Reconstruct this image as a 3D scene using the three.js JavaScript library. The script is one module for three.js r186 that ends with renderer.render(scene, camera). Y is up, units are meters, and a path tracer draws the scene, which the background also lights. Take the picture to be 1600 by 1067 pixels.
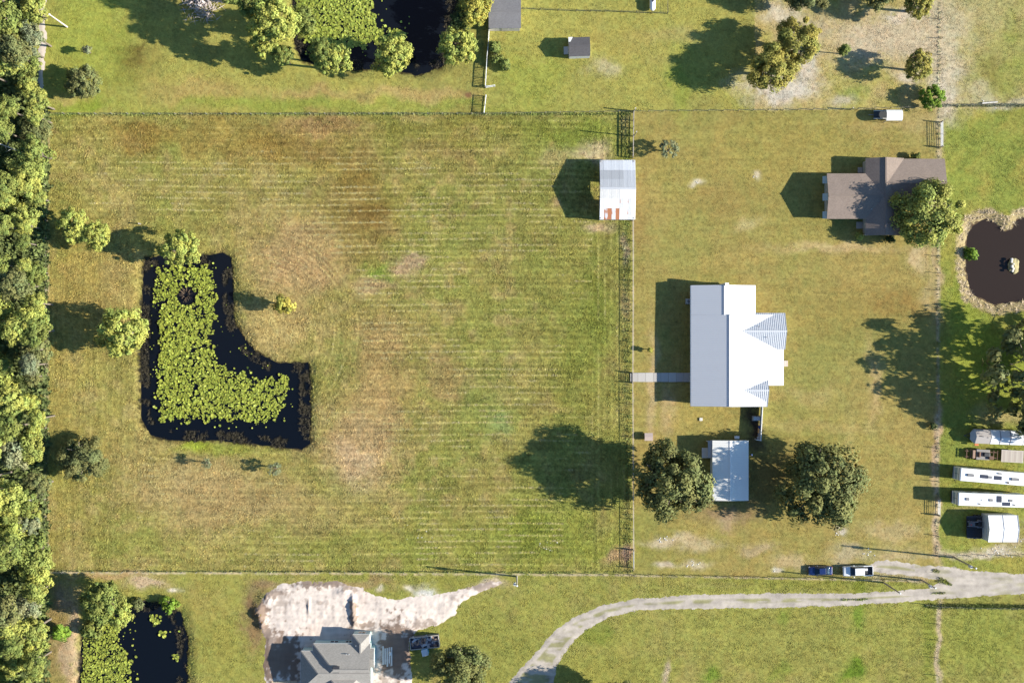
import * as THREE from 'three';
import { Sky } from 'three/addons/objects/Sky.js';
import { mergeGeometries } from 'three/addons/utils/BufferGeometryUtils.js';
import { RoundedBoxGeometry } from 'three/addons/geometries/RoundedBoxGeometry.js';

// ---------------------------------------------------------------- camera, sky, sun, exposure
const scene = new THREE.Scene();
const EYE = 215;                                   // metres above the fields
const camera = new THREE.PerspectiveCamera(34.46, 1024 / 682, 1, 3000);
camera.position.set(0, EYE, 0);
camera.up.set(0, 0, -1);
camera.lookAt(0, 0, 0);
const SUN = new THREE.Vector3(2.1, 1, 0.225).normalize();
const sky = new Sky();
sky.scale.setScalar(2000);
sky.material.uniforms.sunPosition.value.copy(SUN);
sky.material.uniforms.turbidity.value = 3;
sky.material.uniforms.rayleigh.value = 2.3;
sky.material.uniforms.mieCoefficient.value = 0.004;
sky.name = 'sky'; sky.userData = { kind: 'structure', label: 'clear daylight sky above the fields', category: 'sky' };
scene.add(sky);
scene.environmentIntensity = 0.1;
const sun = new THREE.DirectionalLight(new THREE.Color(1, 0.93, 0.81), 5);
sun.position.copy(SUN).multiplyScalar(400);
sun.castShadow = true;
Object.assign(sun.shadow.camera, { left: -140, right: 140, top: 140, bottom: -140, near: 10, far: 900 });
sun.shadow.mapSize.set(4096, 4096);
scene.add(sun, sun.target);
const renderer = new THREE.WebGLRenderer({ antialias: true });
renderer.setSize(1024, 682);
renderer.shadowMap.enabled = true;
renderer.toneMapping = THREE.LinearToneMapping;
renderer.toneMappingExposure = 2.33;

// ---------------------------------------------------------------- numbers and noise
function rng(seed) { let a = seed >>> 0; return () => { a = (a + 0x6D2B79F5) | 0; let t = Math.imul(a ^ (a >>> 15), 1 | a); t = (t + Math.imul(t ^ (t >>> 7), 61 | t)) ^ t; return ((t ^ (t >>> 14)) >>> 0) / 4294967296; }; }
const clamp = (x, a = 0, b = 1) => Math.min(b, Math.max(a, x)), mix = (a, b, t) => a + (b - a) * t;
const smooth = (a, b, x) => { const t = clamp((x - a) / (b - a)); return t * t * (3 - 2 * t); };
const PERM = (() => { const r = rng(7), p = new Float32Array(65536); for (let i = 0; i < 65536; i++) p[i] = r(); return p; })();
function vnoise(x, y) {                             // value noise 0..1
  const ix = Math.floor(x), iy = Math.floor(y), fx = x - ix, fy = y - iy, u = fx * fx * (3 - 2 * fx), v = fy * fy * (3 - 2 * fy);
  const h = (a, b) => PERM[((a & 255) << 8) | ((b + a * 57) & 255)];
  const a = h(ix, iy), b = h(ix + 1, iy), c = h(ix, iy + 1), d = h(ix + 1, iy + 1);
  return (a + (b - a) * u) * (1 - v) + (c + (d - c) * u) * v;
}
const fbm = (x, y, o = 4) => { let s = 0, a = 0.5, t = 0; for (let i = 0; i < o; i++) { s += a * vnoise(x, y); t += a; x = x * 2.03 + 17.3; y = y * 2.03 + 9.1; a *= 0.5; } return s / t; };
const lin = (c) => (c /= 255, c <= 0.04045 ? c / 12.92 : ((c + 0.055) / 1.055) ** 2.4), unlin = (c) => 255 * (c <= 0.0031308 ? c * 12.92 : 1.055 * c ** (1 / 2.4) - 0.055);
const KEY = 1.5;                                    // how bright the low sun draws a level surface of albedo 1
const alb = (r, g, b, k = KEY) => [lin(r) / k, lin(g) / k, lin(b) / k];

// survey plan: 8 units to the metre, origin at the north-west corner of the surveyed block
const PX = 0.125;
const gx = (u) => (u - 800) * PX, gz = (v) => (v - 533.5) * PX;
const at = (u, v, h = 0) => { const k = (EYE - h) / EYE; return [gx(u) * k, h, gz(v) * k]; };   // a surveyed point that stands h metres above the ground
const V = (a) => new THREE.Vector3(...a);

// ---------------------------------------------------------------- geometry helpers
function std(g) { if (g.index) g = g.toNonIndexed(); for (const k of Object.keys(g.attributes)) if (!['position', 'normal', 'uv'].includes(k)) g.deleteAttribute(k); if (!g.attributes.uv) g.setAttribute('uv', new THREE.BufferAttribute(new Float32Array(g.attributes.position.count * 2), 2)); return g; }
const join = (list) => (list = list.flat(Infinity).map(std), list.length === 1 ? list[0] : mergeGeometries(list));
function tris(points, uvs) {                        // flat-shaded triangles from a list of [x, y, z]
  const g = new THREE.BufferGeometry();
  g.setAttribute('position', new THREE.Float32BufferAttribute(points.flat(), 3));
  g.setAttribute('uv', new THREE.Float32BufferAttribute(uvs ? uvs.flat() : new Array(points.length * 2).fill(0), 2));
  g.computeVertexNormals();
  return g;
}
function slab(poly, thick) {                        // a convex sheet through coplanar points, given thickness downwards; uv in metres
  const P = poly.map(V), n = new THREE.Vector3().crossVectors(P[1].clone().sub(P[0]), P[P.length - 1].clone().sub(P[0])).normalize();
  if (n.y < 0) n.negate();
  const e = P[1].clone().sub(P[0]).normalize(), f = new THREE.Vector3().crossVectors(n, e), uv = (p) => [p.clone().sub(P[0]).dot(e), p.clone().sub(P[0]).dot(f)];
  const B = P.map((p) => p.clone().addScaledVector(n, -thick)), out = [], ou = [];
  const tri = (a, b, c) => { const m = new THREE.Vector3().crossVectors(b.clone().sub(a), c.clone().sub(a)); out.push(a.toArray(), b.toArray(), c.toArray()); ou.push(uv(a), uv(b), uv(c)); };
  const up = new THREE.Vector3().crossVectors(P[1].clone().sub(P[0]), P[2].clone().sub(P[0])).dot(n) > 0;
  for (let i = 1; i < P.length - 1; i++) { up ? tri(P[0], P[i], P[i + 1]) : tri(P[0], P[i + 1], P[i]); up ? tri(B[0], B[i + 1], B[i]) : tri(B[0], B[i], B[i + 1]); }
  for (let i = 0; i < P.length; i++) { const j = (i + 1) % P.length; up ? (tri(P[i], B[i], B[j]), tri(P[i], B[j], P[j])) : (tri(P[i], B[j], B[i]), tri(P[i], P[j], B[j])); }
  return tris(out, ou);
}
function bar(a, b, w, h, upv = [0, 1, 0]) {         // a square bar from a to b
  const A = V(a), B = V(b), d = B.clone().sub(A), L = d.length(), g = new THREE.BoxGeometry(L, h, w);
  const x = d.normalize(), u = V(upv); let z = new THREE.Vector3().crossVectors(x, u); if (z.length() < 1e-4) z = new THREE.Vector3(0, 0, 1); z.normalize();
  const y = new THREE.Vector3().crossVectors(z, x);
  g.applyMatrix4(new THREE.Matrix4().makeBasis(x, y, z).setPosition(A.add(B).multiplyScalar(0.5)));
  return g;
}
function cyl(a, b, r0, r1 = r0, n = 7, open = false) {
  const A = V(a), B = V(b), d = B.clone().sub(A), g = new THREE.CylinderGeometry(r1, r0, d.length(), n, 1, open);
  g.applyQuaternion(new THREE.Quaternion().setFromUnitVectors(new THREE.Vector3(0, 1, 0), d.clone().normalize()));
  g.translate(...A.add(B).multiplyScalar(0.5).toArray());
  return g;
}
const box = (x, y, z, w, h, d) => new THREE.BoxGeometry(w, h, d).translate(x, y, z);
const rbox = (x, y, z, w, h, d, r = 0.05, s = 2) => new RoundedBoxGeometry(w, h, d, s, r).translate(x, y, z);
const ball = (x, y, z, r, sy = 1, n = 8) => new THREE.SphereGeometry(r, n, n - 2).scale(1, sy, 1).translate(x, y, z);

// ---------------------------------------------------------------- things, parts, names
const taken = {};
const numbered = (n) => { const k = taken[n] = (taken[n] ?? -1) + 1; return k ? n + '_' + String(k).padStart(3, '0') : n; };
function tag(o, label, category, group, kind) { o.userData = { label, category }; if (group) o.userData.group = group; if (kind) o.userData.kind = kind; return o; }
function thing(name, label, category, pos = [0, 0, 0], turn = 0, group) { const o = new THREE.Group(); o.name = numbered(name); o.position.set(...pos); o.rotation.y = turn; scene.add(o); return tag(o, label, category, group); }
function part(name, geo, mat, parent, label) { const m = new THREE.Mesh(Array.isArray(geo) ? join(geo) : geo, mat); m.name = parent === scene ? numbered(name) : name; m.castShadow = m.receiveShadow = true; if (label) m.userData = { label }; parent.add(m); return m; }
const solo = (name, geo, mat, label, category, group, kind) => tag(part(name, geo, mat, scene), label, category, group, kind);
function copies(name, geo, mat, list, label, category) {   // uncountable stuff: [x, y, z, turn, tiltx, sx, sy, r, g, b]
  const m = new THREE.InstancedMesh(geo, mat, list.length), M4 = new THREE.Matrix4(), q = new THREE.Quaternion(), e = new THREE.Euler(), c = new THREE.Color();
  list.forEach((a, i) => { m.setMatrixAt(i, M4.compose(new THREE.Vector3(a[0], a[1], a[2]), q.setFromEuler(e.set(a[4], a[3], 0, 'YXZ')), new THREE.Vector3(a[5], a[6], a[5]))); m.setColorAt(i, c.setRGB(a[7], a[8], a[9])); });
  m.name = numbered(name); m.castShadow = m.receiveShadow = true; scene.add(m);
  return tag(m, label, category, null, 'stuff');
}
const mat = (rgb, roughness = 0.85, more = {}) => { const m = new THREE.MeshPhysicalMaterial({ roughness, side: THREE.DoubleSide, ...more }); m.color.setRGB(...rgb); return m; };

// ---------------------------------------------------------------- small tiling textures (grain only)
function texture(n, metres, fn) {                    // fn(u, v in 0..1, i, j) -> linear rgb factors
  const d = new Uint8Array(n * n * 4);
  for (let j = 0; j < n; j++) for (let i = 0; i < n; i++) { const c = fn(i / n, j / n, i, j), k = (j * n + i) * 4; for (let q = 0; q < 3; q++) d[k + q] = clamp(unlin(Math.max(0, c[q] ?? c)), 0, 255); d[k + 3] = 255; }
  const t = new THREE.DataTexture(d, n, n); t.colorSpace = THREE.SRGBColorSpace; t.magFilter = t.minFilter = THREE.LinearFilter; t.wrapS = t.wrapT = THREE.RepeatWrapping; t.repeat.set(1 / metres, 1 / metres); t.needsUpdate = true;
  return t;
}
const wrapNoise = (u, v, f, o = 4) => { const a = fbm(u * f, v * f, o), b = fbm((u - 1) * f, v * f, o), c = fbm(u * f, (v - 1) * f, o), d = fbm((u - 1) * f, (v - 1) * f, o); return mix(mix(a, b, u), mix(c, d, u), v); };
// ---------------------------------------------------------------- plan outlines (survey units)
const PLAN = {
  lpond: [[226, 404], [252, 398], [300, 402], [345, 395], [358, 402], [362, 430], [363, 500], [380, 528], [395, 548], [432, 568], [480, 567], [483, 600], [483, 692], [470, 702], [420, 697], [340, 688], [262, 688], [234, 680], [219, 655], [218, 560], [220, 470], [222, 425]],
  npond: [[455, -60], [560, -70], [700, -60], [716, -20], [708, 40], [712, 80], [690, 104], [650, 116], [600, 106], [545, 108], [500, 104], [470, 92], [458, 60]],
  epond: [[1513, 372], [1522, 350], [1545, 343], [1562, 352], [1572, 363], [1584, 356], [1594, 342], [1660, 335], [1690, 400], [1660, 470], [1600, 468], [1555, 474], [1520, 458], [1512, 420]],
  spond: [[190, 958], [212, 940], [255, 944], [280, 958], [292, 1000], [290, 1067], [285, 1130], [200, 1150], [122, 1130], [124, 1040], [126, 985], [150, 960]],
  drive: [[1730, 886], [1600, 897], [1520, 892], [1490, 886], [1440, 884], [1400, 876], [1370, 876], [1358, 884], [1364, 893], [1400, 897], [1440, 902], [1470, 908], [1455, 920], [1400, 923], [1330, 927], [1200, 927], [1080, 929], [990, 936], [945, 945], [905, 960], [870, 982], [838, 1020], [812, 1045], [790, 1075], [780, 1130], [860, 1130], [866, 1060], [872, 1035], [890, 1010], [915, 985], [950, 965], [1000, 953], [1080, 951], [1200, 950], [1330, 946], [1420, 940], [1500, 934], [1600, 928], [1730, 924]],
  sand: [[402, 950], [412, 930], [440, 912], [480, 908], [530, 909], [565, 920], [590, 932], [620, 938], [650, 932], [690, 928], [725, 920], [770, 908], [786, 910], [765, 920], [720, 940], [710, 962], [688, 975], [655, 985], [640, 1000], [642, 1040], [645, 1090], [580, 1110], [420, 1110], [412, 1040], [415, 1000], [405, 975]],
};
for (const k in PLAN) PLAN[k] = PLAN[k].map(([u, v]) => [gx(u), gz(v)]);
function sdPoly(P, x, z) {                            // metres, positive inside
  let d = 1e9, inside = false;
  for (let i = 0, j = P.length - 1; i < P.length; j = i++) {
    const ex = P[j][0] - P[i][0], ez = P[j][1] - P[i][1], wx = x - P[i][0], wz = z - P[i][1], t = clamp((wx * ex + wz * ez) / (ex * ex + ez * ez));
    const dx = wx - ex * t, dz = wz - ez * t; d = Math.min(d, dx * dx + dz * dz);
    if ((P[i][1] > z) !== (P[j][1] > z) && x < (P[j][0] - P[i][0]) * (z - P[i][1]) / (P[j][1] - P[i][1]) + P[i][0]) inside = !inside;
  }
  return (inside ? 1 : -1) * Math.sqrt(d);
}
const BOUNDS = Object.fromEntries(Object.entries(PLAN).map(([k, P]) => [k, [Math.min(...P.map((p) => p[0])), Math.min(...P.map((p) => p[1])), Math.max(...P.map((p) => p[0])), Math.max(...P.map((p) => p[1]))]]));
const near = (k, x, z, m) => { const b = BOUNDS[k]; return x > b[0] - m && z > b[1] - m && x < b[2] + m && z < b[3] + m; };
const sdOf = (k, x, z) => near(k, x, z, 4) ? sdPoly(PLAN[k], x, z) + (fbm(x * 0.9 + 3, z * 0.9, 3) - 0.5) * ({ lpond: 0.5, drive: 0.5, sand: 0.7 }[k] ?? 0.9) : -9;
const PONDS = ['lpond', 'npond', 'epond', 'spond'], WATER = -0.5;
const hump = (x, z, u, v, ru, rv, h) => { const dx = (x - gx(u)) / (ru * PX), dz = (z - gz(v)) / (rv * PX), d = dx * dx + dz * dz; return d < 6 ? h * Math.exp(-d) : 0; };
const HEAPS = [[404, 955, 7, 12, 0.9], [410, 975, 6, 10, 0.8], [418, 935, 12, 9, 0.5], [407, 962, 4, 5, 0.5], [551, 945, 3.5, 16, 0.55], [553, 965, 4, 14, 0.5], [560, 972, 10, 4, 0.3], [482, 948, 2, 10, 0.25], [537, 924, 9, 6, 0.35], [660, 917, 14, 6, 0.2], [490, 916, 30, 4, 0.3], [600, 982, 22, 4, 0.25]];
function height(x, z) {
  let y = (fbm(x * 0.06, z * 0.06, 3) - 0.5) * 0.3;
  for (const k of PONDS) if (near(k, x, z, 3)) {
    const s = sdOf(k, x, z);
    if (s > -2.2) y = mix(y, s < 0 ? WATER * (1 + s / 2.2) ** 1.3 : WATER - Math.min(1.1, s * 0.55), smooth(-2.2, -1, s));
  }
  if (x < gx(740) && x > gx(380) && z > gz(895)) for (const [u, v, ru, rv, h] of HEAPS) y += hump(x, z, u, v, ru, rv, h) * (0.7 + 0.6 * vnoise(x * 3, z * 3));
  return y;
}

// ---------------------------------------------------------------- what the ground is covered with: colour of grass, straw and earth
function rowAt(u, v) {                                // the mower's rows across the pasture; cut: how much straw lies on the row here
  let row, along, zone; const core = u > 470 && u < 870 && v > 255 && v < 400 || u > 210 && u < 470 && v > 250 && v < 330 || u > 650 && u < 880 && v > 760 && v < 885 || u > 700 && u < 880 && v > 540 && v < 640 || u > 560 && u < 720 && v > 420 && v < 560 || u > 600 && u < 800 && v > 640 && v < 690, du = u - 400, dv = v - 520, rad = Math.hypot(du, dv);
  if (u < 215 && v > 380) { row = u / 8.6; along = v; zone = 0.28; }
  else if (u > 370 && rad < 165 && u + v < 1150) { row = rad / 7.4; along = Math.atan2(dv, du) * 90; zone = 0.55; }
  else if (u > 925) { row = u / 10; along = v; zone = 0.45; }
  else { row = (v + Math.sin(u * 0.01) * 1.5) / 9.25; along = u; zone = smooth(0.42, 0.62, fbm(u * 0.011 + 2, v * 0.013 + 8, 3)) * (v < 235 ? 0.35 : 0.8); if (core) zone = Math.max(zone, 0.8); }
  const id = Math.floor(row), f = row - id, line = Math.exp(-(((f - 0.5 - (vnoise(along * 0.06, id * 7.7) - 0.5) * 0.12) / 0.09) ** 2));
  const dash = smooth(0.5, 0.85, vnoise(along * 0.03 + id * 13.1, id * 3.3) + (core ? 0.22 : 0)) * (0.5 + 0.5 * vnoise(along * 0.5, id * 5.1));
  return { row, along, core, cut: line * dash * zone };
}
const MAP = { u0: -110, v0: -102, w: 1820, h: 1271, W: 2048, H: 1430 };
const COVER = new Float32Array(MAP.W * MAP.H * 3);
{
  const { W, H } = MAP, wu = new Float32Array(W * H), wv = new Float32Array(W * H);
  const C = (r, g, b) => [lin(r), lin(g), lin(b)];
  const olive = C(160, 151, 82), straw = C(171, 155, 95), green = C(150, 149, 76), lawn = C(168, 150, 87), lawn2 = C(156, 149, 82), bright = C(172, 166, 86), lush = C(146, 154, 72), tan = C(190, 170, 114), south = C(160, 158, 80);
  for (let j = 0, k = 0; j < H; j++) for (let i = 0; i < W; i++, k++) {
    const u = MAP.u0 + (i + 0.5) / W * MAP.w, v = MAP.v0 + (j + 0.5) / H * MAP.h;
    wu[k] = (fbm(u * 0.03, v * 0.03, 4) - 0.5) * 55; wv[k] = (fbm(u * 0.03 + 40, v * 0.03 + 70, 4) - 0.5) * 55;
    const n1 = fbm(u * 0.012 + 5, v * 0.012, 4), n2 = fbm(u * 0.05, v * 0.05 + 31, 4), n3 = fbm(u * 0.35, v * 0.35, 2);
    const e = (n3 - 0.5) * 5, uu = u + e, vv = v + e;
    let c0, c1, t;
    if (vv < (uu < 985 ? 178 : 174 - (uu - 985) * 0.008)) { c0 = bright; c1 = uu > 1180 ? tan : lawn2; t = smooth(0.35, 0.75, n1 * 0.6 + n2 * 0.4 + (uu > 1180 ? 0.06 : -0.02)); if (uu > 1470) { c0 = C(158, 160, 82); c1 = tan; t *= 0.7; } }
    else if (vv > (uu < 990 ? 895 : 898 + (uu - 990) * 0.028)) { c0 = south; c1 = straw; t = smooth(0.4, 0.8, n1 * 0.5 + n2 * 0.5) * 0.6; }
    else if (uu < 988) { c0 = mix3(green, olive, smooth(0.35, 0.6, n1 + (uu < 600 ? 0.12 : -0.06))); c1 = straw; t = smooth(0.42, 0.72, n2 * 0.75 + n1 * 0.25 + (uu > 800 ? -0.1 : 0)); }
    else if (uu < 1468) { c0 = lawn; c1 = lawn2; t = smooth(0.3, 0.75, n1 * 0.6 + n2 * 0.4); }
    else { c0 = lush; c1 = C(168, 160, 80); t = smooth(0.35, 0.7, n1 * 0.5 + n2 * 0.5); }
    for (let q = 0; q < 3; q++) COVER[k * 3 + q] = mix(c0[q], c1[q], t);
  }
  function mix3(a, b, t) { return [mix(a[0], b[0], t), mix(a[1], b[1], t), mix(a[2], b[2], t)]; }
  // patches seen in the fields: [u, v, radius u, radius v, r, g, b, strength, ragged]
  const P = [
    [560, 320, 50, 90, 144, 114, 56, .38], [582, 345, 26, 20, 124, 94, 48, .5], [555, 270, 20, 30, 140, 112, 58, .3], [345, 212, 170, 22, 150, 124, 62, .4], [215, 208, 40, 18, 150, 120, 60, .4], [505, 196, 60, 14, 176, 136, 96, .6], [450, 235, 90, 20, 150, 118, 60, .4], [690, 215, 60, 30, 150, 125, 75, .4],
    [470, 385, 70, 55, 188, 156, 110, .55], [455, 440, 45, 45, 190, 158, 112, .5], [592, 430, 26, 13, 138, 156, 68, .8], [638, 413, 18, 12, 198, 166, 134, .6], [588, 448, 34, 9, 190, 160, 124, .5], [425, 520, 60, 40, 190, 164, 108, .6], [545, 565, 20, 30, 128, 144, 66, .7], [590, 580, 55, 80, 188, 154, 104, .5], [560, 690, 60, 50, 196, 166, 118, .65], [555, 730, 30, 30, 204, 176, 138, .5], [700, 590, 30, 40, 172, 142, 98, .5],
    [330, 785, 95, 60, 184, 158, 108, .6], [260, 745, 60, 40, 182, 160, 108, .5], [460, 800, 100, 40, 180, 156, 104, .4], [200, 690, 70, 30, 172, 156, 92, .4], [125, 450, 50, 80, 172, 150, 82, .5], [100, 600, 26, 220, 168, 150, 84, .4], [185, 440, 30, 60, 184, 160, 100, .4], [340, 700, 60, 10, 150, 160, 62, .5], [300, 695, 26, 7, 160, 170, 60, .7],
    [900, 600, 40, 70, 134, 140, 60, .4], [908, 420, 60, 90, 142, 144, 66, .35], [910, 520, 50, 60, 140, 146, 66, .3], [930, 470, 14, 90, 124, 134, 54, .4], [650, 850, 300, 32, 140, 150, 62, .4], [870, 840, 100, 50, 138, 148, 60, .5], [760, 640, 40, 60, 142, 150, 78, .4], [780, 655, 18, 18, 138, 158, 96, .5], [870, 250, 26, 12, 186, 168, 120, .4], [925, 236, 30, 13, 205, 180, 145, .75], [936, 354, 20, 8, 205, 180, 140, .75], [866, 320, 8, 10, 190, 160, 115, .6], [975, 195, 8, 18, 180, 150, 115, .6], [976, 300, 10, 120, 130, 140, 62, .3], [745, 200, 200, 16, 140, 140, 62, .5], [905, 215, 60, 25, 130, 145, 58, .5],
    [975, 480, 9, 24, 176, 152, 112, .5], [975, 385, 6, 22, 186, 160, 130, .6], [960, 870, 16, 10, 190, 155, 120, .6], [980, 866, 7, 14, 196, 158, 132, .7],
    [1410, 478, 45, 22, 146, 112, 62, .45], [1330, 500, 80, 40, 160, 134, 74, .4], [1300, 386, 80, 7, 204, 178, 128, .65], [1440, 402, 18, 20, 206, 182, 142, .6], [1455, 440, 10, 60, 190, 168, 120, .5], [1020, 610, 7, 90, 196, 172, 128, .6], [1046, 645, 9, 30, 196, 168, 124, .65], [1060, 500, 60, 40, 160, 142, 76, .2], [1340, 560, 90, 60, 148, 146, 80, .5], [1364, 600, 10, 50, 194, 168, 118, .6], [1265, 620, 40, 14, 188, 168, 110, .4], [1290, 668, 90, 8, 184, 164, 104, .4], [1100, 655, 60, 18, 176, 160, 90, .5], [1240, 300, 60, 100, 160, 150, 80, .3], [1170, 240, 120, 50, 160, 146, 76, .3], [1090, 285, 10, 5, 220, 208, 180, .7], [1180, 275, 8, 5, 216, 204, 176, .6], [1170, 350, 14, 8, 200, 184, 130, .5], [1120, 310, 60, 20, 158, 130, 76, .3], [1340, 620, 20, 40, 170, 148, 90, .3], [1000, 330, 10, 60, 160, 132, 80, .4],
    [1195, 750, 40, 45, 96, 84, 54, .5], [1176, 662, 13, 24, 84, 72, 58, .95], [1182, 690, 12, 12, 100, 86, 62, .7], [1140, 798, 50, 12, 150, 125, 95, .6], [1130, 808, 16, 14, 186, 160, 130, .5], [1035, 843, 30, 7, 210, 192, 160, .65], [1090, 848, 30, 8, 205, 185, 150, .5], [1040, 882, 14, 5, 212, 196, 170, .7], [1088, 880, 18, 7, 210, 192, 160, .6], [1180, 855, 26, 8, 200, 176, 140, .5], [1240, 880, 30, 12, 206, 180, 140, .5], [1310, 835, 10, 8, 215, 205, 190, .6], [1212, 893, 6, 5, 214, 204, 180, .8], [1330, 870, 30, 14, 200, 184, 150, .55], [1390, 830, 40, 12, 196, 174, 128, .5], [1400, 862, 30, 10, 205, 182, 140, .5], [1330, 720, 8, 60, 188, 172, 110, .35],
    [205, 100, 28, 24, 116, 96, 52, .75], [178, 108, 10, 20, 104, 88, 48, .6], [188, 80, 26, 5, 112, 96, 52, .5], [172, 60, 14, 30, 140, 140, 62, .4], [310, 145, 60, 22, 182, 158, 96, .6], [110, 155, 20, 12, 196, 166, 112, .7], [130, 40, 60, 70, 158, 170, 72, .5], [150, 120, 60, 40, 160, 166, 74, .4], [130, 165, 40, 10, 140, 162, 56, .6], [480, 145, 60, 10, 190, 160, 104, .5], [565, 150, 10, 4, 120, 112, 62, .6], [640, 150, 90, 10, 190, 166, 106, .4], [560, 165, 260, 8, 152, 160, 70, .5], [655, 145, 70, 8, 190, 160, 106, .4], [728, 146, 7, 8, 130, 92, 70, .7], [380, 165, 120, 10, 150, 160, 70, .4],
    [830, 120, 60, 40, 148, 160, 66, .4], [945, 105, 20, 14, 200, 186, 150, .5], [1050, 55, 50, 20, 178, 168, 108, .5], [1080, 110, 30, 40, 146, 158, 74, .4], [985, 60, 80, 20, 176, 160, 86, .4], [1060, 135, 12, 40, 138, 152, 64, .5],
    [1385, 62, 85, 40, 206, 188, 158, .75], [1215, 140, 46, 18, 214, 202, 184, .8], [1255, 105, 16, 34, 216, 204, 186, .7], [1225, 20, 30, 14, 214, 202, 176, .8], [1260, 45, 40, 20, 206, 188, 156, .5], [1420, 20, 40, 12, 220, 204, 180, .75], [1460, 30, 14, 120, 205, 186, 155, .6], [1418, 122, 18, 10, 216, 200, 176, .7], [1488, 50, 22, 60, 206, 192, 160, .7], [1490, 125, 26, 40, 208, 194, 166, .7], [1480, 150, 12, 30, 214, 200, 178, .6], [1545, 145, 20, 14, 198, 184, 150, .5], [1520, 20, 50, 40, 188, 176, 128, .4], [1560, 110, 14, 22, 128, 122, 62, .5], [1580, 158, 50, 6, 200, 190, 165, .5], [1330, 150, 20, 16, 138, 154, 70, .5], [1320, 160, 18, 8, 206, 192, 168, .6], [1385, 196, 40, 8, 190, 165, 110, .4], [1440, 190, 16, 30, 186, 164, 112, .4], [1290, 215, 40, 20, 160, 150, 76, .3],
    [1470, 175, 6, 40, 200, 182, 150, .7], [1468, 240, 5, 40, 190, 172, 130, .6], [1468, 420, 5, 60, 196, 170, 130, .6], [1464, 690, 5, 70, 205, 176, 140, .75], [1464, 820, 5, 60, 205, 180, 145, .75], [1466, 1000, 4, 70, 205, 182, 150, .75], [1530, 866, 70, 5, 206, 192, 165, .7], [1560, 860, 26, 8, 220, 206, 186, .6], [1585, 835, 20, 16, 200, 176, 150, .5], [1540, 560, 60, 60, 158, 172, 62, .5], [1500, 470, 16, 60, 150, 160, 62, .5], [1530, 795, 40, 4, 176, 160, 110, .5], [1575, 650, 40, 12, 190, 172, 120, .6],
    [660, 919, 17, 9, 232, 226, 214, .95], [640, 915, 6, 4, 230, 222, 200, .8], [595, 923, 6, 4, 220, 208, 180, .7], [272, 922, 7, 4, 235, 226, 205, .85], [225, 912, 30, 7, 206, 182, 150, .75], [180, 900, 60, 5, 192, 162, 116, .7], [300, 940, 20, 30, 170, 152, 86, .4], [340, 985, 30, 60, 168, 158, 80, .4], [400, 930, 24, 20, 150, 134, 92, .5], [395, 985, 14, 34, 150, 120, 88, .7], [392, 950, 12, 26, 140, 112, 82, .7], [420, 914, 30, 8, 160, 132, 100, .6], [560, 912, 60, 8, 176, 146, 108, .5], [720, 912, 60, 6, 150, 150, 70, .4], [765, 913, 24, 6, 214, 190, 168, .6], [110, 1000, 14, 80, 200, 172, 138, .75], [95, 930, 16, 20, 176, 150, 120, .7], [80, 1000, 20, 80, 150, 120, 84, .5],
    [820, 1010, 40, 30, 146, 146, 72, .4], [930, 985, 20, 16, 132, 146, 60, .5], [1043, 1048, 6, 14, 206, 186, 156, .7], [1110, 1052, 14, 16, 122, 148, 52, .7], [1222, 1045, 14, 14, 134, 156, 56, .6], [1332, 1052, 18, 16, 112, 140, 44, .8], [1335, 962, 10, 20, 124, 148, 54, .7], [1225, 962, 8, 14, 128, 148, 56, .6], [1340, 918, 10, 20, 122, 140, 46, .5], [1240, 1010, 60, 60, 160, 154, 82, .4], [1050, 1000, 60, 30, 162, 160, 84, .3], [1550, 1000, 60, 60, 146, 158, 66, .3], [1445, 1005, 10, 60, 136, 148, 58, .4], [1400, 900, 60, 6, 190, 174, 140, .5], [1250, 915, 160, 8, 138, 144, 56, .4], [1130, 915, 60, 5, 170, 156, 100, .3],
  ];
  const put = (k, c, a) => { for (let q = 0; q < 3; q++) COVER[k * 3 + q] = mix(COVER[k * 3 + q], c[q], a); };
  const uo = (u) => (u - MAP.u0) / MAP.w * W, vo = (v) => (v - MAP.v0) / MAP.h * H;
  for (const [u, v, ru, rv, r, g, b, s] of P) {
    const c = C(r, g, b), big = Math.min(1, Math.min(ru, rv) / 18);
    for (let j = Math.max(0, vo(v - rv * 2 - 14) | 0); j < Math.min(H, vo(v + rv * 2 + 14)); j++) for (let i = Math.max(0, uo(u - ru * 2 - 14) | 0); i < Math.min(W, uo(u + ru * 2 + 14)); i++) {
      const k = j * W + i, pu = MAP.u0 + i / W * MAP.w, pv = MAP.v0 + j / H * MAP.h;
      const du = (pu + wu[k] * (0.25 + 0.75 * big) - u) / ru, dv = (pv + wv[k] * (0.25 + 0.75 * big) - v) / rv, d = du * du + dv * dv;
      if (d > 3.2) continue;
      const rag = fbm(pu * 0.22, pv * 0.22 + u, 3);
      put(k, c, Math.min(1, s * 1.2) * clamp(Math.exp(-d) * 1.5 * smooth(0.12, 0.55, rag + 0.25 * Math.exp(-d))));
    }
  }
  // mowing rows: broken pale lines of cut straw along the rows; curved round the pond
  const rr = rng(11), pale = C(208, 192, 122);
  for (let j = 0, k = 0; j < H; j++) for (let i = 0; i < W; i++, k++) {
    const u = MAP.u0 + i / W * MAP.w, v = MAP.v0 + j / H * MAP.h;
    if (u < 76 || u > 984 || v < 182 || v > 892) {
      // fine drag marks of the mower on the lawns
      if (u > 990 && u < 1466 && v > 180) { const s = (vnoise(u * 0.02, v * 0.33) - 0.5) * 0.16 + (vnoise(u * 0.3, v * 0.02 + 50) - 0.5) * 0.05; for (let q = 0; q < 3; q++) COVER[k * 3 + q] *= 1 + s; }
      continue;
    }
    const R = rowAt(u, v), { row, along, core } = R;
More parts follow.
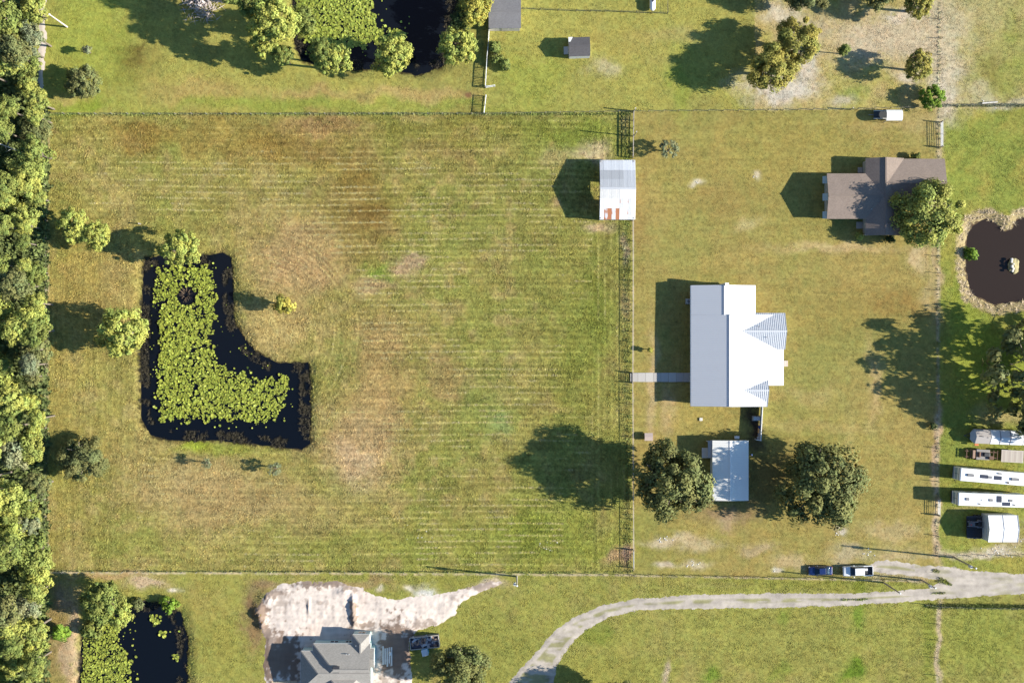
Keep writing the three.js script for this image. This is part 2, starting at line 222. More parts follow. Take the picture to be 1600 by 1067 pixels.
    if (R.cut > 0.01) put(k, pale, Math.min(1, R.cut * 1.1));
    const band = (core || u > 430 ? 0.085 : 0.045) * Math.cos((row - 0.5) * 6.2832) + (vnoise(along * 0.02, row * 0.9 + 400) - 0.5) * 0.2 + (vnoise(along * 0.012, row * 2.1 + 90) - 0.5) * 0.16 + (vnoise(along * 0.03, row * 4.3 + 190) - 0.5) * 0.14;
    for (let q = 0; q < 3; q++) COVER[k * 3 + q] *= 1 + band;
  }
  // bare sandy strips worn along the fence lines
  const bareSand = C(212, 192, 158);
  for (const [u0, v0, u1, v1, wd, a] of [[78, 895, 990, 898.5, 1.7, .75], [990, 899.5, 1440, 908, 1.5, .6], [75, 182, 73, 890, 1.6, .55], [989.5, 346, 990, 893, 1.2, .6], [1468, 235, 1464, 868, 2, .7], [1471, -50, 1469, 165, 2.4, .7], [1466, 950, 1465, 1100, 2.2, .85], [1466, 866, 1690, 866, 2, .6], [1475, 164, 1690, 163, 1.4, .4]]) {
    const n = Math.ceil(Math.hypot(u1 - u0, v1 - v0));
    for (let q = 0; q < n; q++) { const cu = mix(u0, u1, q / n), cv = mix(v0, v1, q / n), i0 = uo(cu) | 0, j0 = vo(cv) | 0; for (let dj = -5; dj <= 5; dj++) for (let di = -5; di <= 5; di++) { const i = i0 + di, j = j0 + dj; if (i < 0 || j < 0 || i >= W || j >= H || (Math.abs(u1 - u0) > Math.abs(v1 - v0) ? Math.abs(di) > 1 : Math.abs(dj) > 1)) continue; const d = (Math.abs(u1 - u0) > Math.abs(v1 - v0) ? dj : di) * 0.89 / wd; put(j * W + i, bareSand, 0.5 * a * Math.exp(-d * d) * smooth(0.3, 0.6, fbm(i * 0.09, j * 0.09, 3))); } }
  }
  // blades, thatch and bare specks: fine variation of the cover itself
  for (let j = 0, k = 0; j < H; j++) for (let i = 0; i < W; i++, k++) {
    const u = MAP.u0 + i / W * MAP.w, v = MAP.v0 + j / H * MAP.h, past = u > 76 && u < 986 && v > 180 && v < 893;
    const a = vnoise(i * 0.55, j * 0.55), b = vnoise(i * 0.21 + 9, j * 0.21), c = fbm(i * 0.06, j * 0.06 + 99, 3), s = (past ? 1.25 : 0.8);
    const t = 1 + s * ((a - 0.5) * 0.5 + (b - 0.5) * 0.3 + (c - 0.5) * 0.2), warm = (vnoise(i * 0.13 + 70, j * 0.13) - 0.5) * 0.1;
    COVER[k * 3] *= t * (1 + warm); COVER[k * 3 + 1] *= t; COVER[k * 3 + 2] *= t * (1 - warm * 0.5);
    const x = gx(u), z = gz(v);                       // wet banks, dead reed and mud by the ponds
    for (const p of PONDS) if (near(p, x, z, 5)) {
      const d = sdPoly(PLAN[p], x, z) + (b - 0.5) * 0.8;
      const w = p === 'epond' ? smooth(-2.6, -1.8, d) : smooth(-0.7, 0.1, d);
      if (w > 0) put(k, p === 'epond' ? (d > -0.3 ? C(96, 76, 66) : mix3(C(206, 186, 144), C(178, 158, 114), c)) : mix3(C(70, 58, 40), C(40, 36, 26), c), w * 0.92);
    }
  }
  for (let k = 0; k < COVER.length; k++) COVER[k] = COVER[k] / KEY;
}
const coverAt = (x, z) => { const i = clamp(Math.round((x / PX + 800 - MAP.u0) / MAP.w * MAP.W), 0, MAP.W - 1), j = clamp(Math.round((z / PX + 533.5 - MAP.v0) / MAP.h * MAP.H), 0, MAP.H - 1), k = (j * MAP.W + i) * 3; return [COVER[k], COVER[k + 1], COVER[k + 2]]; };
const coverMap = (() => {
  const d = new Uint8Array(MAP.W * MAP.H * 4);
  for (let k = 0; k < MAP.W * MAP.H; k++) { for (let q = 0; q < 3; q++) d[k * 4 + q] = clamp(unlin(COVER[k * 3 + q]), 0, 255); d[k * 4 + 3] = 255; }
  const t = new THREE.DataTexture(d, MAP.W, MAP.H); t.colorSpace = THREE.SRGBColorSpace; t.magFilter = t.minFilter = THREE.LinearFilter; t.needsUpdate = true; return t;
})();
// a sheet on a grid whose vertices follow yOf(x, z); cells wholly outside keep() are left out
function sheet(x0, z0, x1, z1, step, yOf, keep, uvOf) {
  const nx = Math.ceil((x1 - x0) / step), nz = Math.ceil((z1 - z0) / step), pos = [], uv = [], idx = [], id = new Int32Array((nx + 1) * (nz + 1)).fill(-1), ok = new Uint8Array((nx + 1) * (nz + 1)), ys = new Float32Array((nx + 1) * (nz + 1));
  const X = (i) => mix(x0, x1, i / nx), Z = (j) => mix(z0, z1, j / nz);
  for (let j = 0; j <= nz; j++) for (let i = 0; i <= nx; i++) { const k = j * (nx + 1) + i; ok[k] = !keep || keep(X(i), Z(j)) ? 1 : 0; }
  const vert = (i, j) => { const k = j * (nx + 1) + i; if (id[k] < 0) { id[k] = pos.length / 3; pos.push(X(i), yOf(X(i), Z(j)), Z(j)); uv.push(...uvOf(X(i), Z(j))); } return id[k]; };
  for (let j = 0; j < nz; j++) for (let i = 0; i < nx; i++) { const k = j * (nx + 1) + i; if (!(ok[k] | ok[k + 1] | ok[k + nx + 1] | ok[k + nx + 2])) continue; const a = vert(i, j), b = vert(i + 1, j), c = vert(i, j + 1), d = vert(i + 1, j + 1); idx.push(a, c, b, b, c, d); }
  const g = new THREE.BufferGeometry(); g.setAttribute('position', new THREE.Float32BufferAttribute(pos, 3)); g.setAttribute('uv', new THREE.Float32BufferAttribute(uv, 2)); g.setIndex(idx); g.computeVertexNormals(); return g;
}
const GX0 = gx(MAP.u0), GX1 = gx(MAP.u0 + MAP.w), GZ0 = gz(MAP.v0), GZ1 = gz(MAP.v0 + MAP.h), metres = (x, z) => [x, z];
const groundMat = mat([1, 1, 1], 0.95, { map: coverMap, specularIntensity: 0.2 });
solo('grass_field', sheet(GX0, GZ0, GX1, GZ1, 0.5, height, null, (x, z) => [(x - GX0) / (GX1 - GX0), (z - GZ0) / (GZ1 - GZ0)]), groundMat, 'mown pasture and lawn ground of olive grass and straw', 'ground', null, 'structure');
{ // the fields go on to the horizon
  const t = texture(256, 24, (u, v) => { const n = 0.6 + 0.8 * wrapNoise(u, v, 12); return [0.21 * n, 0.205 * n, 0.055 * n]; }), F = 900, q = [];
  const quad = (a, b, c, d) => { const pts = [[a, -0.02, b], [a, -0.02, d], [c, -0.02, b], [c, -0.02, b], [a, -0.02, d], [c, -0.02, d]]; q.push(tris(pts, pts.map((p) => [p[0], p[2]]))); };
  quad(-F, -F, F, GZ0); quad(-F, GZ1, F, F); quad(-F, GZ0, GX0, GZ1); quad(GX1, GZ0, F, GZ1);
  solo('field_beyond', q, mat([1, 1, 1], 0.95, { map: t }), 'wide green fields beyond the surveyed lots', 'ground', null, 'structure');
}
// gravel drive and graded sand: thin beds that feather into the grass
const bed = (key, thick, ext = 1.2) => sheet(BOUNDS[key][0] - 2, BOUNDS[key][1] - 2, BOUNDS[key][2] + 2, BOUNDS[key][3] + 2, 0.2, (x, z) => { const s = sdOf(key, x, z) + (vnoise(x * 3.1, z * 3.1) - 0.5) * 0.3; return height(x, z) + clamp(s * 0.09, -0.12, thick) + (key === 'sand' ? fbm(x * 1.3, z * 1.3, 3) * 0.14 * smooth(0, 1.5, s) : 0); }, (x, z) => sdOf(key, x, z) > -ext, metres);
const gravelTex = texture(512, 9, (u, v, i, j) => { const n = 0.6 + 0.75 * wrapNoise(u, v, 10) + (PERM[(i * 131 + j * 517) & 65535] - 0.5) * 0.4; return [0.385 * n, 0.338 * n, 0.288 * n]; });
const sandTex = texture(512, 26, (u, v, i, j) => { const n = 0.78 + 0.34 * wrapNoise(u, v, 9), s = wrapNoise((u + 0.3) % 1, v, 5), g = (PERM[(i * 131 + j * 517) & 65535] - 0.5) * 0.12, r = smooth(0.5, 0.7, s) * 0.35; return [(0.60 - 0.10 * r) * (n + g), (0.515 - 0.15 * r) * (n + g), (0.45 - 0.16 * r) * (n + g)]; });
const driveBed = bed('drive', 0.05);
{ // thin grass grows between the wheel tracks, dust lies in the tracks
  const p = driveBed.attributes.position, c = new Float32Array(p.count * 3);
  for (let i = 0; i < p.count; i++) { const x = p.getX(i), z = p.getZ(i), s = sdPoly(PLAN.drive, x, z), k = x < gx(1430) ? smooth(0.8, 1.15, s) * smooth(0.38, 0.62, fbm(x * 0.35, z * 1.2, 3)) * 0.95 : smooth(0.5, 0.7, fbm(x * 0.25, z * 0.8, 3)) * 0.5, t = 0.82 + 0.34 * vnoise(x * 0.4, z * 2.2); c.set([mix(1, 0.62, k) * t, mix(1, 0.66, k) * t, mix(1, 0.36, k) * t], i * 3); }
  driveBed.setAttribute('color', new THREE.BufferAttribute(c, 3));
}
solo('gravel_driveway', driveBed, mat([1, 1, 1], 0.95, { map: gravelTex, vertexColors: true }), 'pale gravel driveway curving past the board fence', 'driveway', null, 'structure');
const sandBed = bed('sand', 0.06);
{ // turned earth in patches on the graded sand; beside the new house they also paint in cast shade: [u, v, ru, rv, share of dark tone]
  const soilAndShade = [[405, 956, 13, 34, 1.1], [414, 988, 12, 18, .9], [420, 928, 22, 9, .8], [505, 912, 55, 8, .9], [545, 918, 24, 10, .75], [445, 934, 16, 14, .5], [510, 940, 70, 9, .5], [480, 958, 80, 12, .3], [551, 962, 6, 26, .85], [570, 976, 26, 5, .8], [437, 950, 16, 20, .45], [750, 915, 46, 10, .75], [716, 932, 24, 10, .5], [600, 985, 34, 10, .65], [664, 974, 30, 9, .65], [640, 950, 30, 8, .25], [620, 1012, 26, 44, 1.1], [438, 1030, 34, 42, 1.3], [430, 1005, 20, 14, .8], [445, 1085, 40, 16, .6], [600, 1060, 30, 30, .6]];
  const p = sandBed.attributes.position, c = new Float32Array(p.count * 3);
  for (let i = 0; i < p.count; i++) { const x = p.getX(i), z = p.getZ(i); let k = 0; for (const [u, v, ru, rv, a] of soilAndShade) { const du = (x - gx(u)) / (ru * PX), dv = (z - gz(v)) / (rv * PX), d = du * du + dv * dv; if (d < 4) k = Math.max(k, Math.min(1, a) * smooth(0.32, 0.62, Math.min(1, a) * Math.exp(-d * 0.8) + (fbm(x * 1.4, z * 1.4 + a * 9, 4) - 0.5) * 1.3)); } const st = (0.88 + 0.2 * vnoise(x * 0.45, z * 2.6) + 0.12 * (vnoise(x * 3, z * 0.5) - 0.5)) * (1 + 0.16 * smooth(gx(590), gx(650), x) * fbm(x * 0.3, z * 0.3, 2)); c.set([mix(1, 0.34, k) * st, mix(1, 0.28, k) * st, mix(1, 0.24, k) * st], i * 3); }
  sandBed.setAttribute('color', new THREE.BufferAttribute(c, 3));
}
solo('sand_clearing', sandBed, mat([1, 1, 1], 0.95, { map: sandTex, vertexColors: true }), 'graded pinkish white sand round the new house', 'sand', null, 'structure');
{ // sandy lane beside the woodland and its pale upper end
  const lane = [[58, -60], [72, -60], [70, 60], [66, 140], [62, 152], [57, 148], [60, 60]].map(([u, v]) => [gx(u), gz(v)]); PLAN.lane = lane; BOUNDS.lane = [gx(50), gz(-60), gx(76), gz(156)];
  solo('sand_lane', bed('lane', 0.05), mat([0.5, 0.43, 0.37], 0.95), 'narrow pale sand track between woodland and bright lawn', 'path', null, 'structure');
}
// ponds
const waterMat = mat([0.004, 0.006, 0.010], 0.06, { ior: 1.33, specularIntensity: 0.55 }), brownWater = mat([0.030, 0.021, 0.016], 0.1, { ior: 1.33 });
const waterSheet = (k) => { const b = BOUNDS[k]; return sheet(b[0] - 1, b[1] - 1, b[2] + 1, b[3] + 1, 1, () => WATER, (x, z) => sdPoly(PLAN[k], x, z) > -1.2, metres); };
solo('pond_water', waterSheet('lpond'), waterMat, 'dark water of the L-shaped pond half covered by lily pads', 'pond', null, 'structure');
solo('pond_water', waterSheet('npond'), waterMat, 'dark navy pond water shaded by bright leafy trees', 'pond', null, 'structure');
solo('pond_water', waterSheet('epond'), brownWater, 'brown black pond water inside a tan dead-grass bank', 'pond', null, 'structure');
solo('pond_water', waterSheet('spond'), waterMat, 'deep blue black water of rounded pond beside the sand track', 'pond', null, 'structure');
// ---------------------------------------------------------------- building materials
const roofWhite = mat([0.545, 0.56, 0.585], 0.4), seamWhite = roofWhite, trimWhite = mat([0.72, 0.72, 0.70], 0.5);
const siding = (rgb) => mat(rgb, 0.8), glassDark = mat([0.02, 0.025, 0.03], 0.08), doorPaint = mat([0.45, 0.42, 0.38], 0.6), concrete = mat([0.36, 0.345, 0.32], 0.9);
const shingle = (r, g, b) => mat([1, 1, 1], 0.95, { map: texture(256, 6, (u, v, i, j) => { const row = Math.floor(v * 40), n = 0.84 + 0.2 * PERM[((row * 97 + Math.floor((u + (row % 2) * 0.02) * 24)) * 31) & 65535] + 0.22 * (wrapNoise(u, v, 6) - 0.5); return [r * n, g * n, b * n]; }) });
const brownShingle = shingle(0.225, 0.176, 0.145), greyShingle = shingle(0.29, 0.27, 0.245), slateShingle = shingle(0.16, 0.155, 0.16), blackShingle = shingle(0.085, 0.08, 0.085);
const galv = (k) => mat([k * 0.94, k * 0.98, k * 1.05], 0.45);
// upright wall from [x, z] to [x, z]; tops may slope to a peak: heights at start, peak (fraction, height), end
function wallPanel(a, b, h0, h1, peak, t = 0.14) {
  const A = [[a[0], 0, a[1]], [b[0], 0, b[1]], [b[0], h1, b[1]]];
  if (peak) A.push([mix(a[0], b[0], peak[0]), peak[1], mix(a[1], b[1], peak[0])]);
  A.push([a[0], h0, a[1]]);
  const d = new THREE.Vector3(b[0] - a[0], 0, b[1] - a[1]).normalize(), n = [-d.z * t / 2, 0, d.x * t / 2];
  const F = A.map((p) => [p[0] + n[0], p[1], p[2] + n[2]]), B = A.map((p) => [p[0] - n[0], p[1], p[2] - n[2]]), out = [];
  for (let i = 1; i < A.length - 1; i++) out.push(F[0], F[i], F[i + 1], B[0], B[i + 1], B[i]);
  for (let i = 0; i < A.length; i++) { const j = (i + 1) % A.length; out.push(F[i], B[i], B[j], F[i], B[j], F[j]); }
  return tris(out);
}
function windowOn(parent, x, y, z, w, h, axis, frameMat = trimWhite) {   // axis 'x': the wall faces along x
  const s = axis === 'x' ? [0.06, h, w] : [w, h, 0.06], f = part('window', box(x, y, z, ...s), frameMat, parent);
  const o = axis === 'x' ? [0.075, h - 0.16, w / 2 - 0.12] : [w / 2 - 0.12, h - 0.16, 0.075];
  for (const k of [-1, 1]) part('pane', box(x + (axis === 'x' ? 0 : k * w / 4), y, z + (axis === 'x' ? k * w / 4 : 0), ...o), glassDark, f);
  return f;
}
const ribs = (a, b, c, d, n, w = 0.05, h = 0.06) => { const out = []; for (let i = 0; i <= n; i++) { const t = i / n, p = V(a).lerp(V(b), t), q = V(d).lerp(V(c), t); if (p.distanceTo(q) < 0.3) continue; const nn = new THREE.Vector3().crossVectors(V(b).sub(V(a)), V(d).sub(V(a))).normalize(); if (nn.y < 0) nn.negate(); p.addScaledVector(nn, h / 2); q.addScaledVector(nn, h / 2); out.push(bar(p.toArray(), q.toArray(), w, h, nn.toArray())); } return out; };
// metal slope with raised seams running from eave (a-b) to ridge (d-c)
function metalSlope(parent, a, b, c, d, step = 0.4, m = roofWhite, ms = m) { const L = V(a).distanceTo(V(b)), r = part('roof_slope', slab([a, b, c, d], 0.1), m, parent); part('standing_seams', ribs(a, b, c, d, Math.max(2, Math.round(L / step))), ms, r); return r; }
const footing = (u0, v0, u1, v1, h) => { const a = at(u0, v0, h), b = at(u1, v1, h); return [a[0], a[2], b[0], b[2]]; };

{ // ---- long white metal-roofed house
  const E = 3.1, RH = 4.95, t = thing('metal_roof_house', 'large house with bright white standing seam metal roof and two side gables', 'house');
  const X = (u, h) => at(u, 533.5, h)[0], Z = (v, h) => at(800, v, h)[2];
  const xe = X(1080, E), xr = X(1141, RH), xn = X(1133, 4.7), xE = X(1225, 2.75), zN = Z(446, E), zS = Z(634.5, E), zM = Z(492, 4.4), hn = E + (RH - E) * (xn - xe) / (xr - xe);
  const P = (x, y, z) => [x, y, z];
  const wallM = siding([0.55, 0.54, 0.5]), o = 0.45;
  // west slope in two lengths, a step in the ridge between them
  metalSlope(t, P(xe, E, zM), P(xe, E, zS), P(xr, RH, zS), P(xr, RH, zM), 0.42);
  metalSlope(t, P(xe, E, zN), P(xe, E, zM - 0.01), P(xn, hn, zM - 0.01), P(xn, hn, zN), 0.42);
  const x81 = X(1181, 3.1);
  metalSlope(t, P(x81, 3.1, zN), P(x81, 3.1, zM), P(xn, hn, zM), P(xn, hn, zN), 0.42);
  const zP = Z(602, 2.75), x95 = X(1196, 3.2), fall = (RH - 2.75) / (xE - xr), hAt = (x) => RH - fall * (x - xr);
  metalSlope(t, P(xE, 2.75, zM), P(xE, 2.75, zP), P(xr, RH, zP), P(xr, RH, zM), 0.42);
  metalSlope(t, P(x95, hAt(x95), zP + 0.01), P(x95, hAt(x95), zS), P(xr, RH, zS), P(xr, RH, zP + 0.01), 0.42);
  part('ridge_cap', [bar(P(xr, RH + 0.03, zM), P(xr, RH + 0.03, zS), 0.35, 0.05), bar(P(xn, hn + 0.03, zN), P(xn, hn + 0.03, zM), 0.35, 0.05)], trimWhite, t);
  // side gables facing east
  const gable = (uW, uE, v, vN, vS, hr, eh) => {
    const xw = X(uW, hr) - 1.2, xe2 = X(uE, hr), zr = Z(v, hr), zn = Z(vN, eh), zs = Z(vS, eh);
    metalSlope(t, P(xw, eh, zn), P(xe2, eh, zn), P(xe2, hr, zr), P(xw, hr, zr), 0.36);
    metalSlope(t, P(xw, eh, zs), P(xe2, eh, zs), P(xe2, hr, zr), P(xw, hr, zr), 0.36);
    part('ridge_cap', bar(P(xw + 1.3, hr + 0.03, zr), P(xe2, hr + 0.03, zr), 0.22, 0.05), roofWhite, t);
    part('gable_wall', wallPanel([xe2 - 0.4, zn + 0.3], [xe2 - 0.4, zs - 0.3], eh - 0.15, eh - 0.15, [0.5, hr - 0.2]), wallM, t);
    for (const k of [0.3, 0.7]) windowOn(t, xe2 - 0.32, 1.5, mix(zn, zs, k), 1.2, 1.3, 'x');
  };
  gable(1161, 1230, 517.5, 489, 546, hAt(X(1161, 4.4)), 3.0);
  gable(1164, 1202, 610, 588, 635.5, hAt(X(1164, 4.4)), 3.05);
  const w0 = xe + o, w1 = xE - 2.2, wn = x81 - o;
  part('wall', wallPanel([w0, zS - o], [w0, zN + o], E - 0.05, E - 0.05), wallM, t);
  part('wall', wallPanel([w0, zN + o], [wn, zN + o], E - 0.05, E - 0.05, [(xn - w0) / (wn - w0), hn - 0.15]), wallM, t);
  part('wall', wallPanel([w0, zS - o], [x95 - o, zS - o], E - 0.05, E - 0.1, [(xr - w0) / (x95 - o - w0), RH - 0.15]), wallM, t);
  part('wall', wallPanel([w1, zM + o], [w1, zP - o], 3.0, 3.0), wallM, t);
  part('wall', wallPanel([wn, zN + o], [wn, zM], 3.0, 3.0), wallM, t);
  for (const k of [0.15, 0.3, 0.55, 0.85]) windowOn(t, w0 - 0.07, 1.5, mix(zN, zS, k), 1.4, 1.3, 'x');
  const dr = part('door', box(w0 - 0.08, 1.05, Z(589, 1), 0.06, 2.1, 1.1), doorPaint, t); part('handle', ball(w0 - 0.14, 1.05, Z(589, 1) + 0.4, 0.05), galv(0.4), dr);
  for (const v of [500, 545, 598]) part('porch_post', box(xE - 0.3, 1.36, Z(v, 2), 0.15, 2.72, 0.15), trimWhite, t);
  part('porch_floor', rbox((w1 + xE) / 2, 0.12, (zM + zP) / 2, xE - w1, 0.24, zP - zM - 0.4, 0.04), concrete, t);
  part('chimney', rbox(xn + 0.35, 2.5, zN - 0.15, 0.75, 5.0, 0.55, 0.03), trimWhite, t);
  for (const [u, v] of [[1186, 510], [1199, 527], [1157, 500]]) part('roof_vent', cyl([X(u, 4), 3.3, Z(v, 4)], [X(u, 4), 4.35, Z(v, 4)], 0.06), galv(0.12), t);
  part('gutter', bar(P(xe - 0.06, E - 0.1, zN), P(xe - 0.06, E - 0.1, zS), 0.12, 0.1), trimWhite, t);
}
{ // concrete walk to the west gate, step slabs and lid
  const walk = thing('concrete_walk', 'light concrete walk from the wire fence to the white-roofed house', 'path', [gx(1034), 0, gz(589.5)]);
  for (let i = 0; i < 8; i++) part('slab', rbox(-5.4 + i * 1.5, 0.06, 0, 1.47, 0.18, 1.75 + (i % 3) * 0.03, 0.02), mat([0.35 + 0.03 * ((i * 7) % 3), 0.33 + 0.03 * ((i * 7) % 3), 0.31 + 0.025 * ((i * 7) % 3)], 0.92), walk);
  const step = thing('porch_step', 'small beige step block against the porch of the white-roofed house', 'step', [gx(1228) - 0.1, 0, gz(568)]);
  part('tread', rbox(0, 0.1, 0, 1.0, 0.2, 1.15, 0.03), mat([0.5, 0.42, 0.36], 0.9), step); part('tread', rbox(-0.3, 0.27, 0, 0.5, 0.16, 1.15, 0.03), mat([0.5, 0.42, 0.36], 0.9), step);
  const lid = thing('septic_lid', 'small square white lid lying in lawn between white roofs', 'lid', [gx(1095.5), 0, gz(655)]);
  part('lid_plate', rbox(0, 0.08, 0, 0.6, 0.14, 0.6, 0.02), mat([0.55, 0.54, 0.5], 0.8), lid); part('handle', box(0, 0.17, 0, 0.2, 0.04, 0.06), galv(0.3), lid);
  const pad = thing('heat_pump', 'grey heat pump box in shadow against west wall of white-roofed house', 'air conditioner', [gx(1075.5), 0, gz(471)]);
  part('case', rbox(0, 0.5, 0, 0.85, 0.9, 0.9, 0.04), mat([0.4, 0.4, 0.4], 0.6), pad); part('fan_grille', cyl([0, 0.95, 0], [0, 0.98, 0], 0.33, 0.33, 16), galv(0.15), pad); part('pad', rbox(0, 0.06, 0, 1.05, 0.12, 1.1, 0.02), concrete, pad);
}
{ // ---- screened yard corner south of the house: white vinyl screen, compressor, bins
  const f = thing('vinyl_screen', 'L-shaped white vinyl screen fence hiding bins beside white-roofed house', 'fence');
  const a = at(1192, 634, 1.6), b = at(1189, 688, 1.6), c = at(1182.5, 687, 1.6), H = 1.75;
  const seg = (p, q, n) => { for (let i = 0; i < n; i++) { const s = V(p).lerp(V(q), i / n), e = V(p).lerp(V(q), (i + 0.995) / n); part('board', bar([s.x, H / 2 + 0.05, s.z], [e.x, H / 2 + 0.05, e.z], 0.05, H - 0.1), trimWhite, f); } part('top_rail', bar([p[0], H, p[2]], [q[0], H, q[2]], 0.14, 0.1), trimWhite, f); };
  seg(a, b, 12); seg(b, c, 3);
  for (const p of [a, [mix(a[0], b[0], .5), 0, mix(a[2], b[2], .5)], b, c]) part('post', rbox(p[0], H / 2 + 0.05, p[2], 0.16, H + 0.1, 0.16, 0.02), trimWhite, f);
  const ac = thing('air_conditioner', 'pale blue grey condenser unit inside the white vinyl screen', 'air conditioner', at(1181.5, 653.5));
  part('case', rbox(0, 0.5, 0, 1.35, 0.95, 0.75, 0.05), mat([0.42, 0.46, 0.5], 0.55), ac); part('fan_grille', cyl([0.2, 0.98, 0], [0.2, 1.0, 0], 0.3, 0.3, 16), mat([0.5, 0.52, 0.55], 0.5), ac); part('pad', rbox(0, 0.05, 0, 1.6, 0.1, 1.0, 0.02), concrete, ac);
  const bin = (u, v, rgb, label) => { const t = thing('wheeled_bin', label, 'bin', at(u, v)); part('body', cyl([0, 0.05, 0], [0, 0.95, 0], 0.26, 0.33, 12), mat(rgb, 0.5), t); const l = part('lid', cyl([0, 0.95, 0], [0, 1.03, 0], 0.36, 0.3, 12), mat(rgb.map((x) => x * 1.15), 0.45), t); part('handle', bar([-0.15, 1.0, 0.36], [0.15, 1.0, 0.36], 0.04, 0.04), galv(0.2), l); };
  bin(1186.5, 667, [0.02, 0.05, 0.2], 'dark blue bin inside the white vinyl screen'); bin(1186, 678.5, [0.3, 0.3, 0.3], 'grey bin beside the blue bin inside white screen'); bin(1184.5, 683.5, [0.34, 0.35, 0.36], 'pale grey bin at the end of the white vinyl screen');
}
{ // ---- old barn with patched and rusted sheet roof
  const E = 3.0, R = 4.35, t = thing('rusty_roof_barn', 'open-ended barn with patched corrugated roof streaked orange with rust', 'barn');
  const xw = at(937.5, 296, 3.6)[0], xe = at(993, 296, 3.6)[0], zn = at(900, 250, E)[2], zs = at(900, 343, E)[2], zr = at(900, 294, R)[2];
  const rustTex = (seed, amount) => texture(128, 2.4, (u, v) => { const n = wrapNoise((u + seed * 0.17) % 1, (v * 0.35 + seed * 0.3) % 1, 7), k = smooth(0.96 - amount, 1.18 - amount, n + 0.1 * Math.sin(v * 9 + seed) + 0.16 * (vnoise(u * 22 + seed, 3) - 0.5)), s = 0.88 + 0.24 * wrapNoise(u, v, 14); return [mix(0.50, 0.36, k) * s, mix(0.51, 0.135, k) * s, mix(0.54, 0.055, k) * s]; });
  const rustM = [mat([1, 1, 1], 0.75, { map: rustTex(1, 0.8) }), mat([1, 1, 1], 0.75, { map: rustTex(2, 0.62) }), mat([1, 1, 1], 0.6, { map: rustTex(3, 0.42) })], sheetM = [galv(0.44), galv(0.34), galv(0.52), galv(0.4), galv(0.58)];
  const N = 9, corr = (a, b, c, d) => { // corrugated sheet: eave a-b, upper edge d-c
    const n = 12, out = [], uvs = [], L = V(a).distanceTo(V(b)), S = V(a).distanceTo(V(d)); const p = (i, top) => { const k = V(top ? d : a).lerp(V(top ? c : b), i / n); k.y += (i % 2) * 0.035; return k.toArray(); };
    for (let i = 0; i < n; i++) { out.push(p(i, 0), p(i + 1, 0), p(i + 1, 1), p(i, 0), p(i + 1, 1), p(i, 1)); const u0 = i / n * L, u1 = (i + 1) / n * L; uvs.push([u0, 0], [u1, 0], [u1, S], [u0, 0], [u1, S], [u0, S]); }
    return tris(out, uvs);
  };
  const roofN = part('roof_deck', slab([[xw, E - 0.08, zn], [xe, E - 0.08, zn], [xe, R - 0.08, zr], [xw, R - 0.08, zr]], 0.05), mat([0.2, 0.16, 0.12]), t), roofS = part('roof_deck', slab([[xw, E - 0.08, zs], [xe, E - 0.08, zs], [xe, R - 0.08, zr], [xw, R - 0.08, zr]], 0.05), mat([0.2, 0.16, 0.12]), t);
  const pick = { // [slope, row, column] -> material, rows from the eave up
    N: (r, i) => r === 0 ? sheetM[i === 0 ? 0 : i > 5 ? 4 : 2] : r === 1 ? sheetM[i < 6 ? 1 : 0] : sheetM[i > 5 ? 0 : 3],
    S: (r, i) => r === 0 ? (i === 1 ? rustM[1] : i === 2 ? rustM[0] : i === 4 ? rustM[0] : i === 3 ? rustM[2] : i === 7 ? rustM[2] : sheetM[4]) : r === 1 ? (i === 5 || i === 7 ? rustM[2] : i < 5 ? sheetM[0] : sheetM[4]) : sheetM[i < 5 ? 1 : 2],
  };
  for (const [key, ze, roof] of [['N', zn, roofN], ['S', zs, roofS]]) for (let r = 0; r < 3; r++) for (let i = 0; i < N; i++) {
    const f0 = [0, 0.36, 0.68][r], f1 = [0.38, 0.70, 1][r], xa = mix(xw, xe, i / N) - 0.02, xb = mix(xw, xe, (i + 1) / N) + 0.02, lift = 0.012 * r + 0.008 * (i % 2) + 0.01;
    const q = (x, f) => [x, mix(E, R, f) + lift, mix(ze, zr, f)];
    part('sheet', corr(q(xa, f0), q(xb, f0), q(xb, f1), q(xa, f1)), pick[key](r, i), roof);
  }
  part('ridge_cap', bar([xw, R + 0.07, zr], [xe, R + 0.07, zr], 0.4, 0.04), sheetM[0], t);
  const bw = mat([0.24, 0.22, 0.2], 0.9), planks = (a, b, h, y0 = 0) => { const L = Math.hypot(b[0] - a[0], b[1] - a[1]), n = Math.round(L / 0.9); for (let i = 0; i < n; i++) { const p = [mix(a[0], b[0], i / n), mix(a[1], b[1], i / n)], q = [mix(a[0], b[0], (i + 0.97) / n), mix(a[1], b[1], (i + 0.97) / n)]; const m = mix(0.5, 0, 0), hh = typeof h === 'function' ? h((i + 0.5) / n) : h; part('siding_board', bar([p[0], (y0 + hh) / 2, p[1]], [q[0], (y0 + hh) / 2, q[1]], 0.05, hh - y0), bw, t); } };
  const X0 = xw + 0.25, X1 = xe - 0.25, Zn = zn + 0.25, Zs = zs - 0.25, gab = (f) => mix(E, R, 1 - Math.abs(f - 0.5) * 2) - 0.2;
  planks([X0, Zn], [X1, Zn], E - 0.05); planks([X0, Zs], [X1, Zs], E - 0.05);
  const zd0 = gz(284), zd1 = gz(313);
  const gabAt = (z) => gab((z - Zn) / (Zs - Zn));
  planks([X0, Zn], [X0, zd0], (f) => gabAt(mix(Zn, zd0, f))); planks([X0, zd1], [X0, Zs], (f) => gabAt(mix(zd1, Zs, f))); planks([X0, zd0], [X0, zd1], (f) => gabAt(mix(zd0, zd1, f)), 2.3);
  planks([X1, Zn], [X1, Zs], 2.9);
